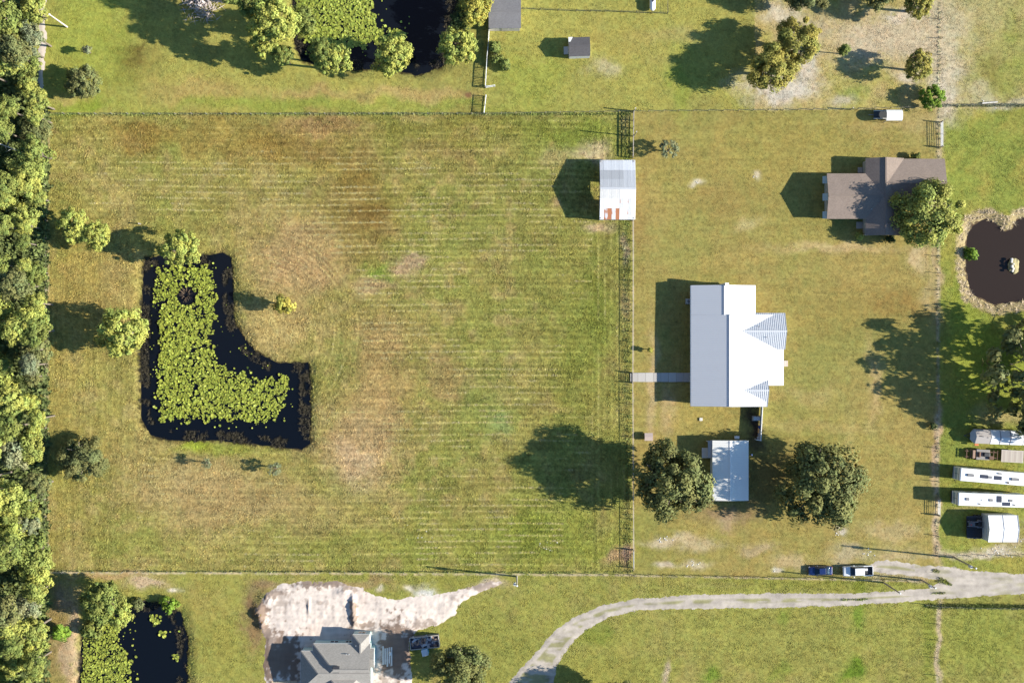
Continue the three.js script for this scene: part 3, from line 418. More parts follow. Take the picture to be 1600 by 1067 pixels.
  for (const x of [X0, X1]) for (const z of [Zn, zd0, zd1, Zs]) part('post', box(x, 1.6, z, 0.18, 3.2, 0.18), mat([0.2, 0.17, 0.13]), t);
  part('gate_rail', bar([X0 - 0.1, 0.9, zd0], [X0 - 0.1, 0.9, zd1], 0.06, 0.12), bw, t);
}
// ---- generic gable or hip roofed block with shingles
function gableX(t, x0, x1, z0, z1, eh, rh, m, zr = (z0 + z1) / 2) { part('roof_slope', slab([[x0, eh, z0], [x1, eh, z0], [x1, rh, zr], [x0, rh, zr]], 0.14), m, t); part('roof_slope', slab([[x0, eh, z1], [x1, eh, z1], [x1, rh, zr], [x0, rh, zr]], 0.14), m, t); part('ridge_cap', bar([x0, rh + 0.02, zr], [x1, rh + 0.02, zr], 0.3, 0.05), m, t); }
function gableZ(t, x0, x1, z0, z1, eh, rh, m, xr = (x0 + x1) / 2) { part('roof_slope', slab([[x0, eh, z0], [x0, eh, z1], [xr, rh, z1], [xr, rh, z0]], 0.14), m, t); part('roof_slope', slab([[x1, eh, z0], [x1, eh, z1], [xr, rh, z1], [xr, rh, z0]], 0.14), m, t); part('ridge_cap', bar([xr, rh + 0.02, z0], [xr, rh + 0.02, z1], 0.3, 0.05), m, t); }
function hip(t, x0, x1, z0, z1, eh, pitch, m, ends = [1, 1, 1, 1]) {   // hipped ends: west, east, north, south
  const wx = x1 - x0, wz = z1 - z0, alongX = wx >= wz, half = Math.min(wx, wz) / 2, rh = eh + half * pitch, T = 0.12;
  const R0 = alongX ? [x0 + (ends[0] ? half : 0), rh, (z0 + z1) / 2] : [(x0 + x1) / 2, rh, z0 + (ends[2] ? half : 0)], R1 = alongX ? [x1 - (ends[1] ? half : 0), rh, (z0 + z1) / 2] : [(x0 + x1) / 2, rh, z1 - (ends[3] ? half : 0)];
  const A = [x0, eh, z0], B = [x1, eh, z0], C = [x1, eh, z1], D = [x0, eh, z1];
  const faces = alongX ? [[A, B, R1, R0], [D, C, R1, R0]] : [[A, D, R1, R0], [B, C, R1, R0]];
  if (alongX) { if (ends[0]) faces.push([A, D, R0]); if (ends[1]) faces.push([B, C, R1]); } else { if (ends[2]) faces.push([A, B, R0]); if (ends[3]) faces.push([D, C, R1]); }
  for (const f of faces) part('roof_slope', slab(f, T), m, t);
  part('ridge_cap', [bar(R0, R1, 0.28, 0.06), ...faces.length > 2 ? [bar(A, alongX ? R0 : R0, 0.25, 0.06)] : []], m, t);
  return rh;
}
{ // ---- brown shingled house under the tree
  const E = 2.75, R = 3.95, t = thing('brown_shingle_house', 'house with brown shingle roof and crossing gables under a leafy tree', 'house'), w = siding([0.42, 0.4, 0.36]);
  const X = (u, h) => at(u, 300, h)[0], Z = (v, h) => at(900, v, h)[2];
  const W = [X(1294, 3.4), X(1386, R), Z(271, E), Z(342, E)], Nn = [X(1353, E), X(1413, E), Z(247, E), Z(368, E)], Ee = [X(1386, R), X(1479, 3.4), Z(248, E), Z(326, E)];
  const xr = X(1385, R + 0.05);
  gableX(t, ...[W[0], W[1], W[2], W[3]], E, R, brownShingle, Z(305.5, R)); gableZ(t, Nn[0], Nn[1], Nn[2], Nn[3], E, R + 0.1, brownShingle, xr); gableX(t, Ee[0], Ee[1], Ee[2], Ee[3], E, R, brownShingle);
  const o = 0.4;
  part('wall', wallPanel([W[0] + o, W[3] - o], [W[0] + o, W[2] + o], E, E, [0.5, R - 0.15]), w, t); part('wall', wallPanel([W[0] + o, W[2] + o], [Nn[0] + o, W[2] + o], E, E), w, t); part('wall', wallPanel([W[0] + o, W[3] - o], [Nn[0] + o, W[3] - o], E, E), w, t);
  part('wall', wallPanel([Nn[0] + o, Nn[2] + o], [Nn[0] + o, Nn[3] - o], E, E), w, t); part('wall', wallPanel([Nn[1] - o, Ee[3]], [Nn[1] - o, Nn[3] - o], E, E), w, t); part('wall', wallPanel([Nn[0] + o, Nn[2] + o], [Nn[1] - o, Nn[2] + o], E, E, [0.54, R - 0.1]), w, t); part('wall', wallPanel([Nn[0] + o, Nn[3] - o], [Nn[1] - o, Nn[3] - o], E, E, [0.54, R - 0.1]), w, t);
  part('wall', wallPanel([Ee[1] - o, Ee[2] + o], [Ee[1] - o, Ee[3] - o], E, E, [0.5, R - 0.15]), w, t); part('wall', wallPanel([Nn[1] - o, Ee[2] + o], [Ee[1] - o, Ee[2] + o], E, E), w, t); part('wall', wallPanel([Nn[1] - o, Ee[3] - o], [Ee[1] - o, Ee[3] - o], E, E), w, t);
  const teal = mat([0.4, 0.5, 0.5], 0.6);
  for (const v of [281, 308, 336]) { const z = gz(v) * (EYE - 1.8) / EYE, a = part('awning', slab([[W[0] + o - 0.95, 1.75, z - 0.7], [W[0] + o - 0.95, 1.75, z + 0.7], [W[0] + o, 2.3, z + 0.7], [W[0] + o, 2.3, z - 0.7]], 0.05), teal, t); part('bracket', [bar([W[0] + o, 1.7, z - 0.6], [W[0] + o - 0.9, 1.75, z - 0.6], 0.04, 0.04), bar([W[0] + o, 1.7, z + 0.6], [W[0] + o - 0.9, 1.75, z + 0.6], 0.04, 0.04)], trimWhite, a); windowOn(t, W[0] + o - 0.08, 1.35, z, 1.2, 1.0, 'x'); }
  part('door', box(Nn[0] + o - 0.08, 1.05, gz(352), 0.06, 2.1, 1), doorPaint, t); part('step', rbox(Nn[0] + o - 0.75, 0.12, gz(352), 1.2, 0.24, 1.3, 0.03), concrete, t); part('step', rbox(Nn[0] + o - 0.6, 0.12, gz(266), 0.9, 0.24, 1.1, 0.03), concrete, t);
  for (const [u, v] of [[1362, 327], [1387, 285]]) part('roof_vent', cyl([X(u, 3.5), 3.1, Z(v, 3.5)], [X(u, 3.5), 3.9, Z(v, 3.5)], 0.07), galv(0.4), t);
}
{ // ---- ribbed carport between the two oaks
  const E = 3.0, R = 3.45, t = thing('ribbed_carport', 'flat-pitched white ribbed metal carport standing between the two big oaks', 'carport'), m = mat([0.72, 0.71, 0.67], 0.4), ms = m;
  const x0 = at(1113.5, 700, E)[0], x1 = at(1170, 700, E)[0], xr = at(1142, 700, R)[0], z0 = at(1100, 688.5, E)[2], z1 = at(1100, 782, E)[2];
  metalSlope(t, [x0, E, z0], [x0, E, z1], [xr, R, z1], [xr, R, z0], 0.42, m, ms); metalSlope(t, [x1, E, z0], [x1, E, z1], [xr, R, z1], [xr, R, z0], 0.42, m, ms);
  part('ridge_cap', bar([xr, R + 0.03, z0], [xr, R + 0.03, z1], 0.4, 0.05), trimWhite, t);
  part('wall', [wallPanel([x0 + 0.2, z0 + 0.2], [x1 - 0.2, z0 + 0.2], E - 0.1, E - 0.1, [0.5, R - 0.15])], siding([0.5, 0.5, 0.48]), t); part('wall', wallPanel([x0 + 0.2, z0 + 0.2], [x0 + 0.2, z1 - 0.2], E - 0.1, E - 0.1), siding([0.5, 0.5, 0.48]), t);
  for (let i = 0; i < 4; i++) for (const x of [x0 + 0.35, x1 - 0.25]) part('post', box(x, E / 2, mix(z0 + 0.5, z1 - 0.3, i / 3), 0.1, E, 0.1), trimWhite, t);
  const ax = at(1106.5, 700, 2.5)[0], za = at(1100, 715, 2.5)[2];
  metalSlope(t, [ax, 2.45, z0 + 0.05], [ax, 2.45, za], [x0 + 0.18, 2.75, za], [x0 + 0.18, 2.75, z0 + 0.05], 0.4, galv(0.36), undefined);
  for (const z of [z0 + 0.3, za - 0.2]) part('post', box(ax + 0.15, 1.2, z, 0.1, 2.4, 0.1), trimWhite, t);
  const tank = thing('storage_tote', 'pale lidded tote tucked under oak edge beside the carport awning', 'tote', at(1101, 707)); part('tub', rbox(0, 0.35, 0, 1.1, 0.7, 1.9, 0.06), mat([0.5, 0.49, 0.46], 0.6), tank); part('lid', rbox(0, 0.73, 0, 1.2, 0.08, 2, 0.03), mat([0.56, 0.55, 0.52], 0.6), tank);
  const b = thing('cooler_box', 'white cooler box at the north wall of the ribbed carport', 'cooler', at(1151, 683)); part('tub', rbox(0, 0.25, 0, 0.9, 0.5, 0.5, 0.05), mat([0.6, 0.6, 0.6], 0.5), b); part('lid', rbox(0, 0.54, 0, 0.95, 0.1, 0.55, 0.04), mat([0.65, 0.65, 0.65], 0.5), b);
  const blue = thing('water_jug', 'small blue jug on the ground east of the carport', 'jug', at(1174.5, 710.5)); part('body', cyl([0, 0, 0], [0, 0.4, 0], 0.2, 0.18, 10), mat([0.03, 0.12, 0.4], 0.4), blue); part('cap', cyl([0, 0.4, 0], [0, 0.5, 0], 0.08, 0.07, 8), trimWhite, blue);
  const d = thing('dog_house', 'small weathered hut with pinkish roof beside the oak shadow', 'hut', at(1013, 682)); part('wall', box(0, 0.4, 0, 1.2, 0.8, 1.1), mat([0.22, 0.16, 0.13]), d); part('roof_slope', slab([[-0.8, 0.8, -0.75], [0.8, 0.8, -0.75], [0.8, 1.15, 0], [-0.8, 1.15, 0]], 0.05), mat([0.4, 0.32, 0.29]), d); part('roof_slope', slab([[-0.8, 0.8, 0.75], [0.8, 0.8, 0.75], [0.8, 1.15, 0], [-0.8, 1.15, 0]], 0.05), mat([0.4, 0.32, 0.29]), d); part('doorway', box(-0.61, 0.3, 0, 0.03, 0.55, 0.45), mat([0.02, 0.02, 0.02]), d);
}
{ // ---- new house, still building, with hipped grey roof
  const E = 3.0, t = thing('new_hip_roof_house', 'new house with pale teal walls and grey hipped shingle roof on sand', 'house'), wm = siding([0.36, 0.46, 0.45]), pitch = 0.6, X = (u) => at(u, 533.5, E)[0], Z = (v) => at(800, v, E)[2];
  const B = { A: [469.5, 580, 1017, 1078], B: [488.5, 579, 1005.5, 1076], C: [550, 577.5, 991, 1060], D: [540, 584.5, 1013, 1043], F: [500, 577, 1040, 1110] };
  const block = (k, ends) => { const [a, b, c, d] = B[k], x0 = X(a), x1 = X(b), z0 = Z(c), z1 = Z(d), o = 0.15; hip(t, x0, x1, z0, z1, E, pitch, greyShingle, ends); const q = part('wall', [wallPanel([x0 + o, z0 + o], [x1 - o, z0 + o], E - 0.02, E - 0.02), wallPanel([x1 - o, z0 + o], [x1 - o, z1 - o], E - 0.02, E - 0.02), wallPanel([x1 - o, z1 - o], [x0 + o, z1 - o], E - 0.02, E - 0.02), wallPanel([x0 + o, z1 - o], [x0 + o, z0 + o], E - 0.02, E - 0.02)], wm, t); part('fascia', [bar([x0, E - 0.1, z0], [x1, E - 0.1, z0], 0.05, 0.2), bar([x1, E - 0.1, z0], [x1, E - 0.1, z1], 0.05, 0.2), bar([x0, E - 0.1, z0], [x0, E - 0.1, z1], 0.05, 0.2)], trimWhite, q); return [x0, x1, z0, z1]; };
  block('A', [1, 0, 1, 1]); const b = block('B', [1, 0, 1, 1]); const c = block('C', [1, 1, 1, 1]); block('D', [0, 0, 1, 1]); block('F', [1, 1, 1, 1]);
  const a = [X(469.5), Z(1017)];
  windowOn(t, mix(b[0], b[1], 0.35), 1.5, b[2] + 0.06, 1.6, 1.3, 'z'); windowOn(t, mix(b[0], b[1], 0.6), 1.5, b[2] + 0.06, 1.2, 1.3, 'z'); windowOn(t, (c[0] + c[1]) / 2, 1.5, c[2] + 0.06, 1.5, 1.4, 'z'); windowOn(t, a[0] + 0.06, 1.5, Z(1040), 1.6, 1.3, 'x');
  const ry = (u, v, y, l) => { const p = at(u, v, y); part('roof_vent', rbox(p[0], y + 0.05, p[2], l, 0.25, 0.55, 0.05), mat([0.03, 0.03, 0.035], 0.6), t); };
  ry(525, 1043, 5.45, 1.3); ry(525, 1050, 5.1, 1.2); ry(500, 1055, 4.7, 1.2);
  for (const [u, v, y] of [[556, 1008.5, 3.45], [541, 1022, 4.1], [545, 1022, 4.1], [580, 1032, 3.3]]) { const p = at(u, v, y); part('vent_pipe', cyl([p[0], y - 0.8, p[2]], [p[0], y + 0.35, p[2]], 0.07), galv(0.5), t); }
  const lum = (i) => { const s = solo('lumber_board', rbox(...at(598.5 + i * 3.3, 1023.5 + (i % 3) * 1.5).map((v, k) => k === 1 ? 0.16 + height(gx(600), gz(1024)) : v), 0.28, 0.22, 3.6 - (i % 2) * 0.5, 0.02), mat([0.6, 0.58, 0.55], 0.7), 'long white board laid out in a row on shaded sand beside new house', 'board', 'boards laid by the new house'); };
  for (let i = 0; i < 5; i++) lum(i);
  const bag = thing('material_bag', 'white bag lying on the boards beside the new house', 'bag', at(610, 1020.5)); part('sack', ball(0, 0.42, 0, 0.36, 0.5, 9), mat([0.62, 0.62, 0.62], 0.8), bag); part('neck', ball(0.3, 0.5, 0, 0.12, 0.8, 6), mat([0.58, 0.58, 0.58], 0.8), bag);
  const du = thing('dumpster', 'open grey dumpster heaped with debris on edge of sand', 'dumpster', at(664, 1001), 0.1), dm = mat([0.1, 0.11, 0.13], 0.6), L = 5.6, Wd = 2.3, H = 1.3;
  part('side_wall', box(0, H / 2 + 0.1, -Wd / 2, L, H, 0.08), dm, du); part('side_wall', box(0, H / 2 + 0.1, Wd / 2, L, H, 0.08), dm, du); part('end_wall', box(-L / 2, H / 2 + 0.1, 0, 0.08, H, Wd), dm, du); part('end_wall', box(L / 2, H / 2 + 0.1, 0, 0.08, H, Wd), dm, du); part('floor', box(0, 0.15, 0, L, 0.1, Wd), dm, du);
  part('rim', [bar([-L / 2, H + 0.1, -Wd / 2], [L / 2, H + 0.1, -Wd / 2], 0.14, 0.1), bar([-L / 2, H + 0.1, Wd / 2], [L / 2, H + 0.1, Wd / 2], 0.14, 0.1), bar([-L / 2, H + 0.1, -Wd / 2], [-L / 2, H + 0.1, Wd / 2], 0.14, 0.1), bar([L / 2, H + 0.1, -Wd / 2], [L / 2, H + 0.1, Wd / 2], 0.14, 0.1)], mat([0.4, 0.36, 0.32], 0.6), du);
  const r = rng(5), scraps = (n, m, y) => { const g = []; for (let i = 0; i < n; i++) { const x = (r() - 0.5) * (L - 0.8), z = (r() - 0.5) * (Wd - 0.6); g.push(rbox(0, 0, 0, 0.3 + r() * 0.9, 0.08 + r() * 0.2, 0.15 + r() * 0.5, 0.02, 1).rotateY(r() * 6).rotateX((r() - 0.5) * 0.8).translate(x, y + r() * 0.5, z)); } return g; };
  tag(part('debris_heap', [...scraps(26, 0, 0.7)], mat([0.42, 0.43, 0.46], 0.8), scene), 'pale building scraps piled in the open dumpster', 'debris', null, 'stuff').position.set(...at(664, 1001)); tag(part('debris_heap', scraps(16, 0, 0.75), mat([0.3, 0.2, 0.15], 0.8), scene), 'brown timber offcuts piled in the open dumpster', 'debris', null, 'stuff').position.set(...at(664, 1001));
  part('liner', box(0, 0.6, 0, L - 0.2, 0.05, Wd - 0.2), mat([0.14, 0.15, 0.2], 0.8), du);
  const pt = thing('portable_toilet', 'blue portable toilet with white roof beside the dumpster', 'portable toilet', at(665, 1015), 0.25), pb = mat([0.06, 0.25, 0.5], 0.5); part('cabin', rbox(0, 1.1, 0, 1.15, 2.1, 1.15, 0.05), pb, pt); part('roof', rbox(0, 2.25, 0, 1.22, 0.18, 1.22, 0.08), mat([0.55, 0.62, 0.68], 0.5), pt); part('door', rbox(0, 1.05, -0.59, 0.8, 1.9, 0.05, 0.02), mat([0.08, 0.3, 0.55], 0.5), pt); part('vent_pipe', cyl([0.4, 2.2, 0.4], [0.4, 2.55, 0.4], 0.06), galv(0.4), pt);
  const pal = thing('plywood_stack', 'tan plywood sheets on sand beside the west wall of new house', 'plywood', at(445, 1068)); for (let i = 0; i < 4; i++) part('sheet', box(-2 + i * 1.25, 0.14 + i * 0.02, 0.6, 1.2, 0.1, 2.4), mat([0.45, 0.33, 0.22], 0.85), pal);
}
{ // ---- sheds to the north
  const s = thing('grey_roof_shed', 'shed with slate grey shingle roof beside the yellow-green tree', 'shed'), x0 = at(763.5, 20, 2.8)[0], x1 = at(814, 20, 2.8)[0], z1 = at(790, 44, 2.6)[2], z0 = at(790, -12, 2.6)[2], zr = at(790, 16, 3.5)[2];
  gableX(s, x0, x1, z0, z1, 2.6, 3.2, slateShingle, zr); const w = siding([0.5, 0.46, 0.4]), o = 0.25;
  part('wall', wallPanel([x0 + o, z1 - o], [x1 - o, z1 - o], 2.6, 2.6), w, s); part('wall', wallPanel([x0 + o, z0 + o], [x0 + o, z1 - o], 2.6, 2.6, [0.5, 3.05]), w, s); part('wall', wallPanel([x1 - o, z0 + o], [x1 - o, z1 - o], 2.6, 2.6, [0.5, 3.05]), w, s); part('wall', wallPanel([x0 + o, z0 + o], [x1 - o, z0 + o], 2.6, 2.6), w, s); part('door', box((x0 + x1) / 2, 1.05, z1 - o + 0.09, 1.2, 2.1, 0.06), doorPaint, s);
  const t = thing('small_white_shed', 'small white shed with dark shingle roof alone on bright lawn', 'shed', at(904.5, 77.5), 0.03), wm = siding([0.55, 0.55, 0.54]);
  const hw = 2.05, hd = 1.65; gableX(t, -hw, hw, -hd - 0.2, hd + 0.2, 2.15, 2.85, blackShingle);
  part('wall', wallPanel([-hw + 0.1, -hd], [-hw + 0.1, hd], 2.15, 2.15, [0.5, 2.7]), wm, t); part('wall', wallPanel([hw - 0.1, -hd], [hw - 0.1, hd], 2.15, 2.15, [0.5, 2.7]), wm, t); part('wall', wallPanel([-hw + 0.1, hd], [hw - 0.1, hd], 2.15, 2.15), wm, t); part('wall', wallPanel([-hw + 0.1, -hd], [hw - 0.1, -hd], 2.15, 2.15), wm, t);
  part('door', box(-hw + 0.0, 1.0, 0.1, 0.05, 1.9, 1.5), doorPaint, t); part('ramp', slab([[-hw - 0.9, 0.06, -0.65], [-hw - 0.9, 0.06, 0.85], [-hw + 0.05, 0.2, 0.85], [-hw + 0.05, 0.2, -0.65]], 0.06), mat([0.5, 0.48, 0.44]), t);
  part('tarp_patch', slab([[-hw - 0.05, 2.2, -hd - 0.25], [-hw + 0.8, 2.2, -hd - 0.25], [-hw + 0.3, 2.62, -0.9], [-hw - 0.05, 2.62, -0.9]], 0.03), trimWhite, t);
  const pr = thing('propane_tank', 'white capsule propane tank with dark dome beside chain-link fence', 'tank', at(1019, 6)); part('vessel', new THREE.CapsuleGeometry(0.55, 2.1, 6, 16).rotateX(Math.PI / 2).translate(0, 0.85, 0), mat([0.75, 0.75, 0.75], 0.4), pr); part('valve_dome', cyl([0, 1.3, -0.2], [0, 1.5, -0.2], 0.26, 0.2, 12), mat([0.03, 0.03, 0.04], 0.5), pr); for (const z of [-0.8, 0.8]) part('saddle', box(0, 0.2, z, 0.8, 0.4, 0.15), concrete, pr);
}
{ // ---- white gable carport by the lane, and a hooped shelter by the north fence
  const E = 3.2, R = 3.9, t = thing('white_garage_tent', 'white peaked metal garage with open shaded front beside parked motorhomes', 'garage'), x0 = at(1545.5, 826, 3.4)[0], x1 = at(1592, 826, 3.4)[0], z0 = at(1570, 805, E)[2], z1 = at(1570, 847, E)[2], zr = (z0 + z1) / 2, m = mat([0.66, 0.66, 0.66], 0.5);
  metalSlope(t, [x0, E, z0], [x1, E, z0], [x1, R, zr], [x0, R, zr], 2.8, m, m); metalSlope(t, [x0, E, z1], [x1, E, z1], [x1, R, zr], [x0, R, zr], 2.8, m, m);
  part('end_wall', wallPanel([x0 + 0.1, z0 + 0.15], [x0 + 0.1, z1 - 0.15], E, E, [0.5, R - 0.05]), siding([0.52, 0.55, 0.58]), t); part('side_wall', wallPanel([x0 + 0.1, z0 + 0.15], [x1 - 0.1, z0 + 0.15], E, E), m, t); part('side_wall', wallPanel([x0 + 0.1, z1 - 0.15], [x1 - 0.1, z1 - 0.15], E, E), m, t);
  for (const k of [0.3, 0.7]) part('door', box(x0 - 0.02, 1.3, mix(z0, z1, k), 0.08, 2.5, 1.9), siding([0.46, 0.49, 0.52]), t);
  const h = thing('hoop_shelter', 'small white arched canopy shelter standing by the north wire fence', 'shelter', at(1398.5, 179.5, 2.2).map((v, k) => k === 1 ? 0 : v)), g = [], L = 3.1, Wd = 2.1, n = 10;
  for (let i = 0; i < n; i++) { const f = (k) => { const a = Math.PI * (k / n); return [Math.cos(a) * Wd / 2, 1.85 + Math.sin(a) * 0.6]; }, a = f(i), b = f(i + 1); g.push(slab([[-L / 2, a[1], a[0]], [L / 2, a[1], a[0]], [L / 2, b[1], b[0]], [-L / 2, b[1], b[0]]], 0.03)); }
  part('canopy', g, mat([0.7, 0.7, 0.69], 0.7), h); for (const x of [-L / 2 + 0.1, L / 2 - 0.1]) for (const z of [-1, 1]) part('post', cyl([x, 0, z * Wd / 2], [x, 1.9, z * Wd / 2], 0.05), galv(0.4), h); part('side_cover', box(0.2, 1.0, -Wd / 2, L - 0.5, 1.7, 0.04), mat([0.4, 0.4, 0.4]), h);
  const tr = thing('boat_trailer', 'low dark trailer with pale side rails poking from the arched canopy', 'trailer', at(1376, 180)); for (const z of [-0.75, 0.75]) part('side_rail', bar([-1.5, 0.6, z], [1.5, 0.6, z], 0.14, 0.16), mat([0.45, 0.45, 0.42], 0.6), tr); part('deck', box(0, 0.48, 0, 2.9, 0.08, 1.4), mat([0.03, 0.035, 0.04]), tr); for (const z of [-0.9, 0.9]) part('wheel', cyl([0.8, 0.3, z - 0.1], [0.8, 0.3, z + 0.1], 0.3, 0.3, 12), mat([0.02, 0.02, 0.02]), tr); part('tongue', bar([-1.5, 0.45, 0], [-2.4, 0.4, 0], 0.1, 0.1), galv(0.2), tr);
}
// ---------------------------------------------------------------- vehicles
const tyreM = mat([0.018, 0.018, 0.02], 0.85), rimM = mat([0.45, 0.45, 0.47], 0.3, { metalness: 0.7 }), darkM = mat([0.025, 0.027, 0.03], 0.5), headM = mat([0.7, 0.72, 0.75], 0.15), tailM = mat([0.35, 0.02, 0.02], 0.3), carGlass = mat([0.015, 0.02, 0.03], 0.05, { clearcoat: 1 });
function wheel(p, x, z, r = 0.34, w = 0.24) { const t = part('wheel', cyl([x, r, z - w / 2], [x, r, z + w / 2], r, r, 18), tyreM, p); part('rim', cyl([x, r, z - w / 2 - 0.01], [x, r, z + w / 2 + 0.01], r * 0.62, r * 0.62, 14), rimM, t); }
// body lofted along x through rounded cross-sections: [x, bottom, top, half width low, half width top]
function loft(S, n = 6) {
  const ring = ([x, b, t, w0, w1]) => { const q = [], c = Math.min(0.12, (t - b) * 0.3); for (const [s, e] of [[-1, 0], [1, 1]]) { const pts = [[b, w0 * 0.94], [b + c, w0], [mix(b, t, 0.55), mix(w0, w1, 0.25)], [t - c, w1 + 0.02], [t - 0.03, w1 - 0.07], [t, w1 - 0.2]]; const l = pts.map(([y, z]) => [x, y, s * z]); q.push(...(e ? l.reverse() : l)); } return q; };
  const R = S.map(ring), m = R[0].length, pos = [], idx = [];
  for (const r of R) for (const p of r) pos.push(...p);
  for (let i = 0; i < R.length - 1; i++) for (let j = 0; j < m; j++) { const a = i * m + j, b = i * m + (j + 1) % m; idx.push(a, b, a + m, b, b + m, a + m); }
  for (const [i, f] of [[0, 1], [R.length - 1, 0]]) for (let j = 1; j < m - 1; j++) idx.push(i * m, i * m + (f ? j + 1 : j), i * m + (f ? j : j + 1));
  const g = new THREE.BufferGeometry(); g.setAttribute('position', new THREE.Float32BufferAttribute(pos, 3)); g.setIndex(idx); g.computeVertexNormals(); return g;
}
{ // blue saloon, nose to the west
  const t = thing('blue_car', 'dark blue saloon car parked behind the white pickup', 'car', at(1281, 890.5, 0), 0.02), p = mat([0.008, 0.02, 0.09], 0.3, { clearcoat: 1, clearcoatRoughness: 0.05 });
  part('body', loft([[-2.32, 0.35, 0.62, 0.72, 0.62], [-2.15, 0.25, 0.76, 0.86, 0.78], [-1.2, 0.22, 0.9, 0.92, 0.85], [0, 0.22, 0.96, 0.93, 0.86], [1.4, 0.22, 1.0, 0.92, 0.84], [2.15, 0.28, 0.98, 0.86, 0.76], [2.32, 0.4, 0.8, 0.74, 0.66]]), p, t);
  part('windscreen', loft([[-1.15, 0.85, 0.92, 0.8, 0.76], [-0.3, 0.9, 1.4, 0.8, 0.62]]), carGlass, t); part('side_glass', loft([[-0.32, 0.9, 1.38, 0.8, 0.62], [0.8, 0.9, 1.38, 0.8, 0.62]]), carGlass, t); part('rear_glass', loft([[0.78, 0.9, 1.38, 0.8, 0.62], [1.65, 0.92, 1.0, 0.78, 0.72]]), carGlass, t);
  part('roof', rbox(0.25, 1.4, 0, 1.25, 0.06, 1.16, 0.03), p, t);
  for (const z of [-0.8, 0.8]) { wheel(t, -1.4, z); wheel(t, 1.4, z); part('mirror', rbox(-0.75, 0.98, z * 1.22, 0.14, 0.12, 0.18, 0.03), p, t); part('headlight', rbox(-2.17, 0.62, z * 0.8, 0.2, 0.12, 0.36, 0.04), headM, t); part('tail_light', rbox(2.22, 0.78, z * 0.82, 0.12, 0.14, 0.32, 0.03), tailM, t); }
}
{ // white crew-cab pickup
  const t = thing('white_pickup', 'white crew cab pickup truck with open dark bed', 'pickup truck', at(1338.5, 890.5, 0), 0.03), p = mat([0.7, 0.71, 0.72], 0.3, { clearcoat: 0.8 });
  part('body', loft([[-2.85, 0.5, 0.9, 0.85, 0.76], [-2.7, 0.42, 1.08, 0.95, 0.86], [-1.6, 0.4, 1.16, 1.0, 0.92], [-0.9, 0.4, 1.18, 1.0, 0.92], [1.0, 0.4, 1.18, 1.0, 0.92], [1.05, 0.4, 1.1, 1.0, 0.93]]), p, t);
  part('windscreen', loft([[-1.5, 1.05, 1.18, 0.88, 0.84], [-0.75, 1.1, 1.82, 0.88, 0.7]]), carGlass, t); part('cab', loft([[-0.78, 1.1, 1.80, 0.88, 0.7], [0.98, 1.1, 1.80, 0.88, 0.72]]), carGlass, t); part('roof', rbox(0.15, 1.84, 0, 1.85, 0.08, 1.36, 0.035), p, t);
  part('bed_floor', box(1.95, 0.72, 0, 1.8, 0.06, 1.62), darkM, t); for (const z of [-0.92, 0.92]) part('bed_side', rbox(1.95, 0.84, z, 1.82, 0.66, 0.16, 0.04), p, t); part('tailgate', rbox(2.88, 0.86, 0, 0.1, 0.6, 1.7, 0.03), p, t); part('bed_front', box(1.08, 0.86, 0, 0.06, 0.6, 1.66), darkM, t); part('bumper', rbox(2.96, 0.55, 0, 0.12, 0.2, 1.8, 0.04), rimM, t);
  for (const z of [-0.86, 0.86]) { wheel(t, -1.85, z, 0.4, 0.28); wheel(t, 1.85, z, 0.4, 0.28); part('mirror', rbox(-0.85, 1.28, z * 1.28, 0.16, 0.2, 0.22, 0.04), p, t); part('headlight', rbox(-2.76, 0.84, z * 0.86, 0.14, 0.2, 0.34, 0.04), headM, t); part('tail_light', rbox(2.86, 0.95, z * 1.05, 0.1, 0.3, 0.14, 0.02), tailM, t); }
  const load = thing('cargo_box', 'white box lying in the bed of the white pickup', 'box', [t.position.x + 1.6, 0.76, t.position.z - 0.3]); part('tub', rbox(0, 0.18, 0, 0.5, 0.36, 0.4, 0.03), mat([0.6, 0.6, 0.6]), load); part('lid', rbox(0, 0.38, 0, 0.54, 0.05, 0.44, 0.02), mat([0.66, 0.66, 0.66]), load);
}
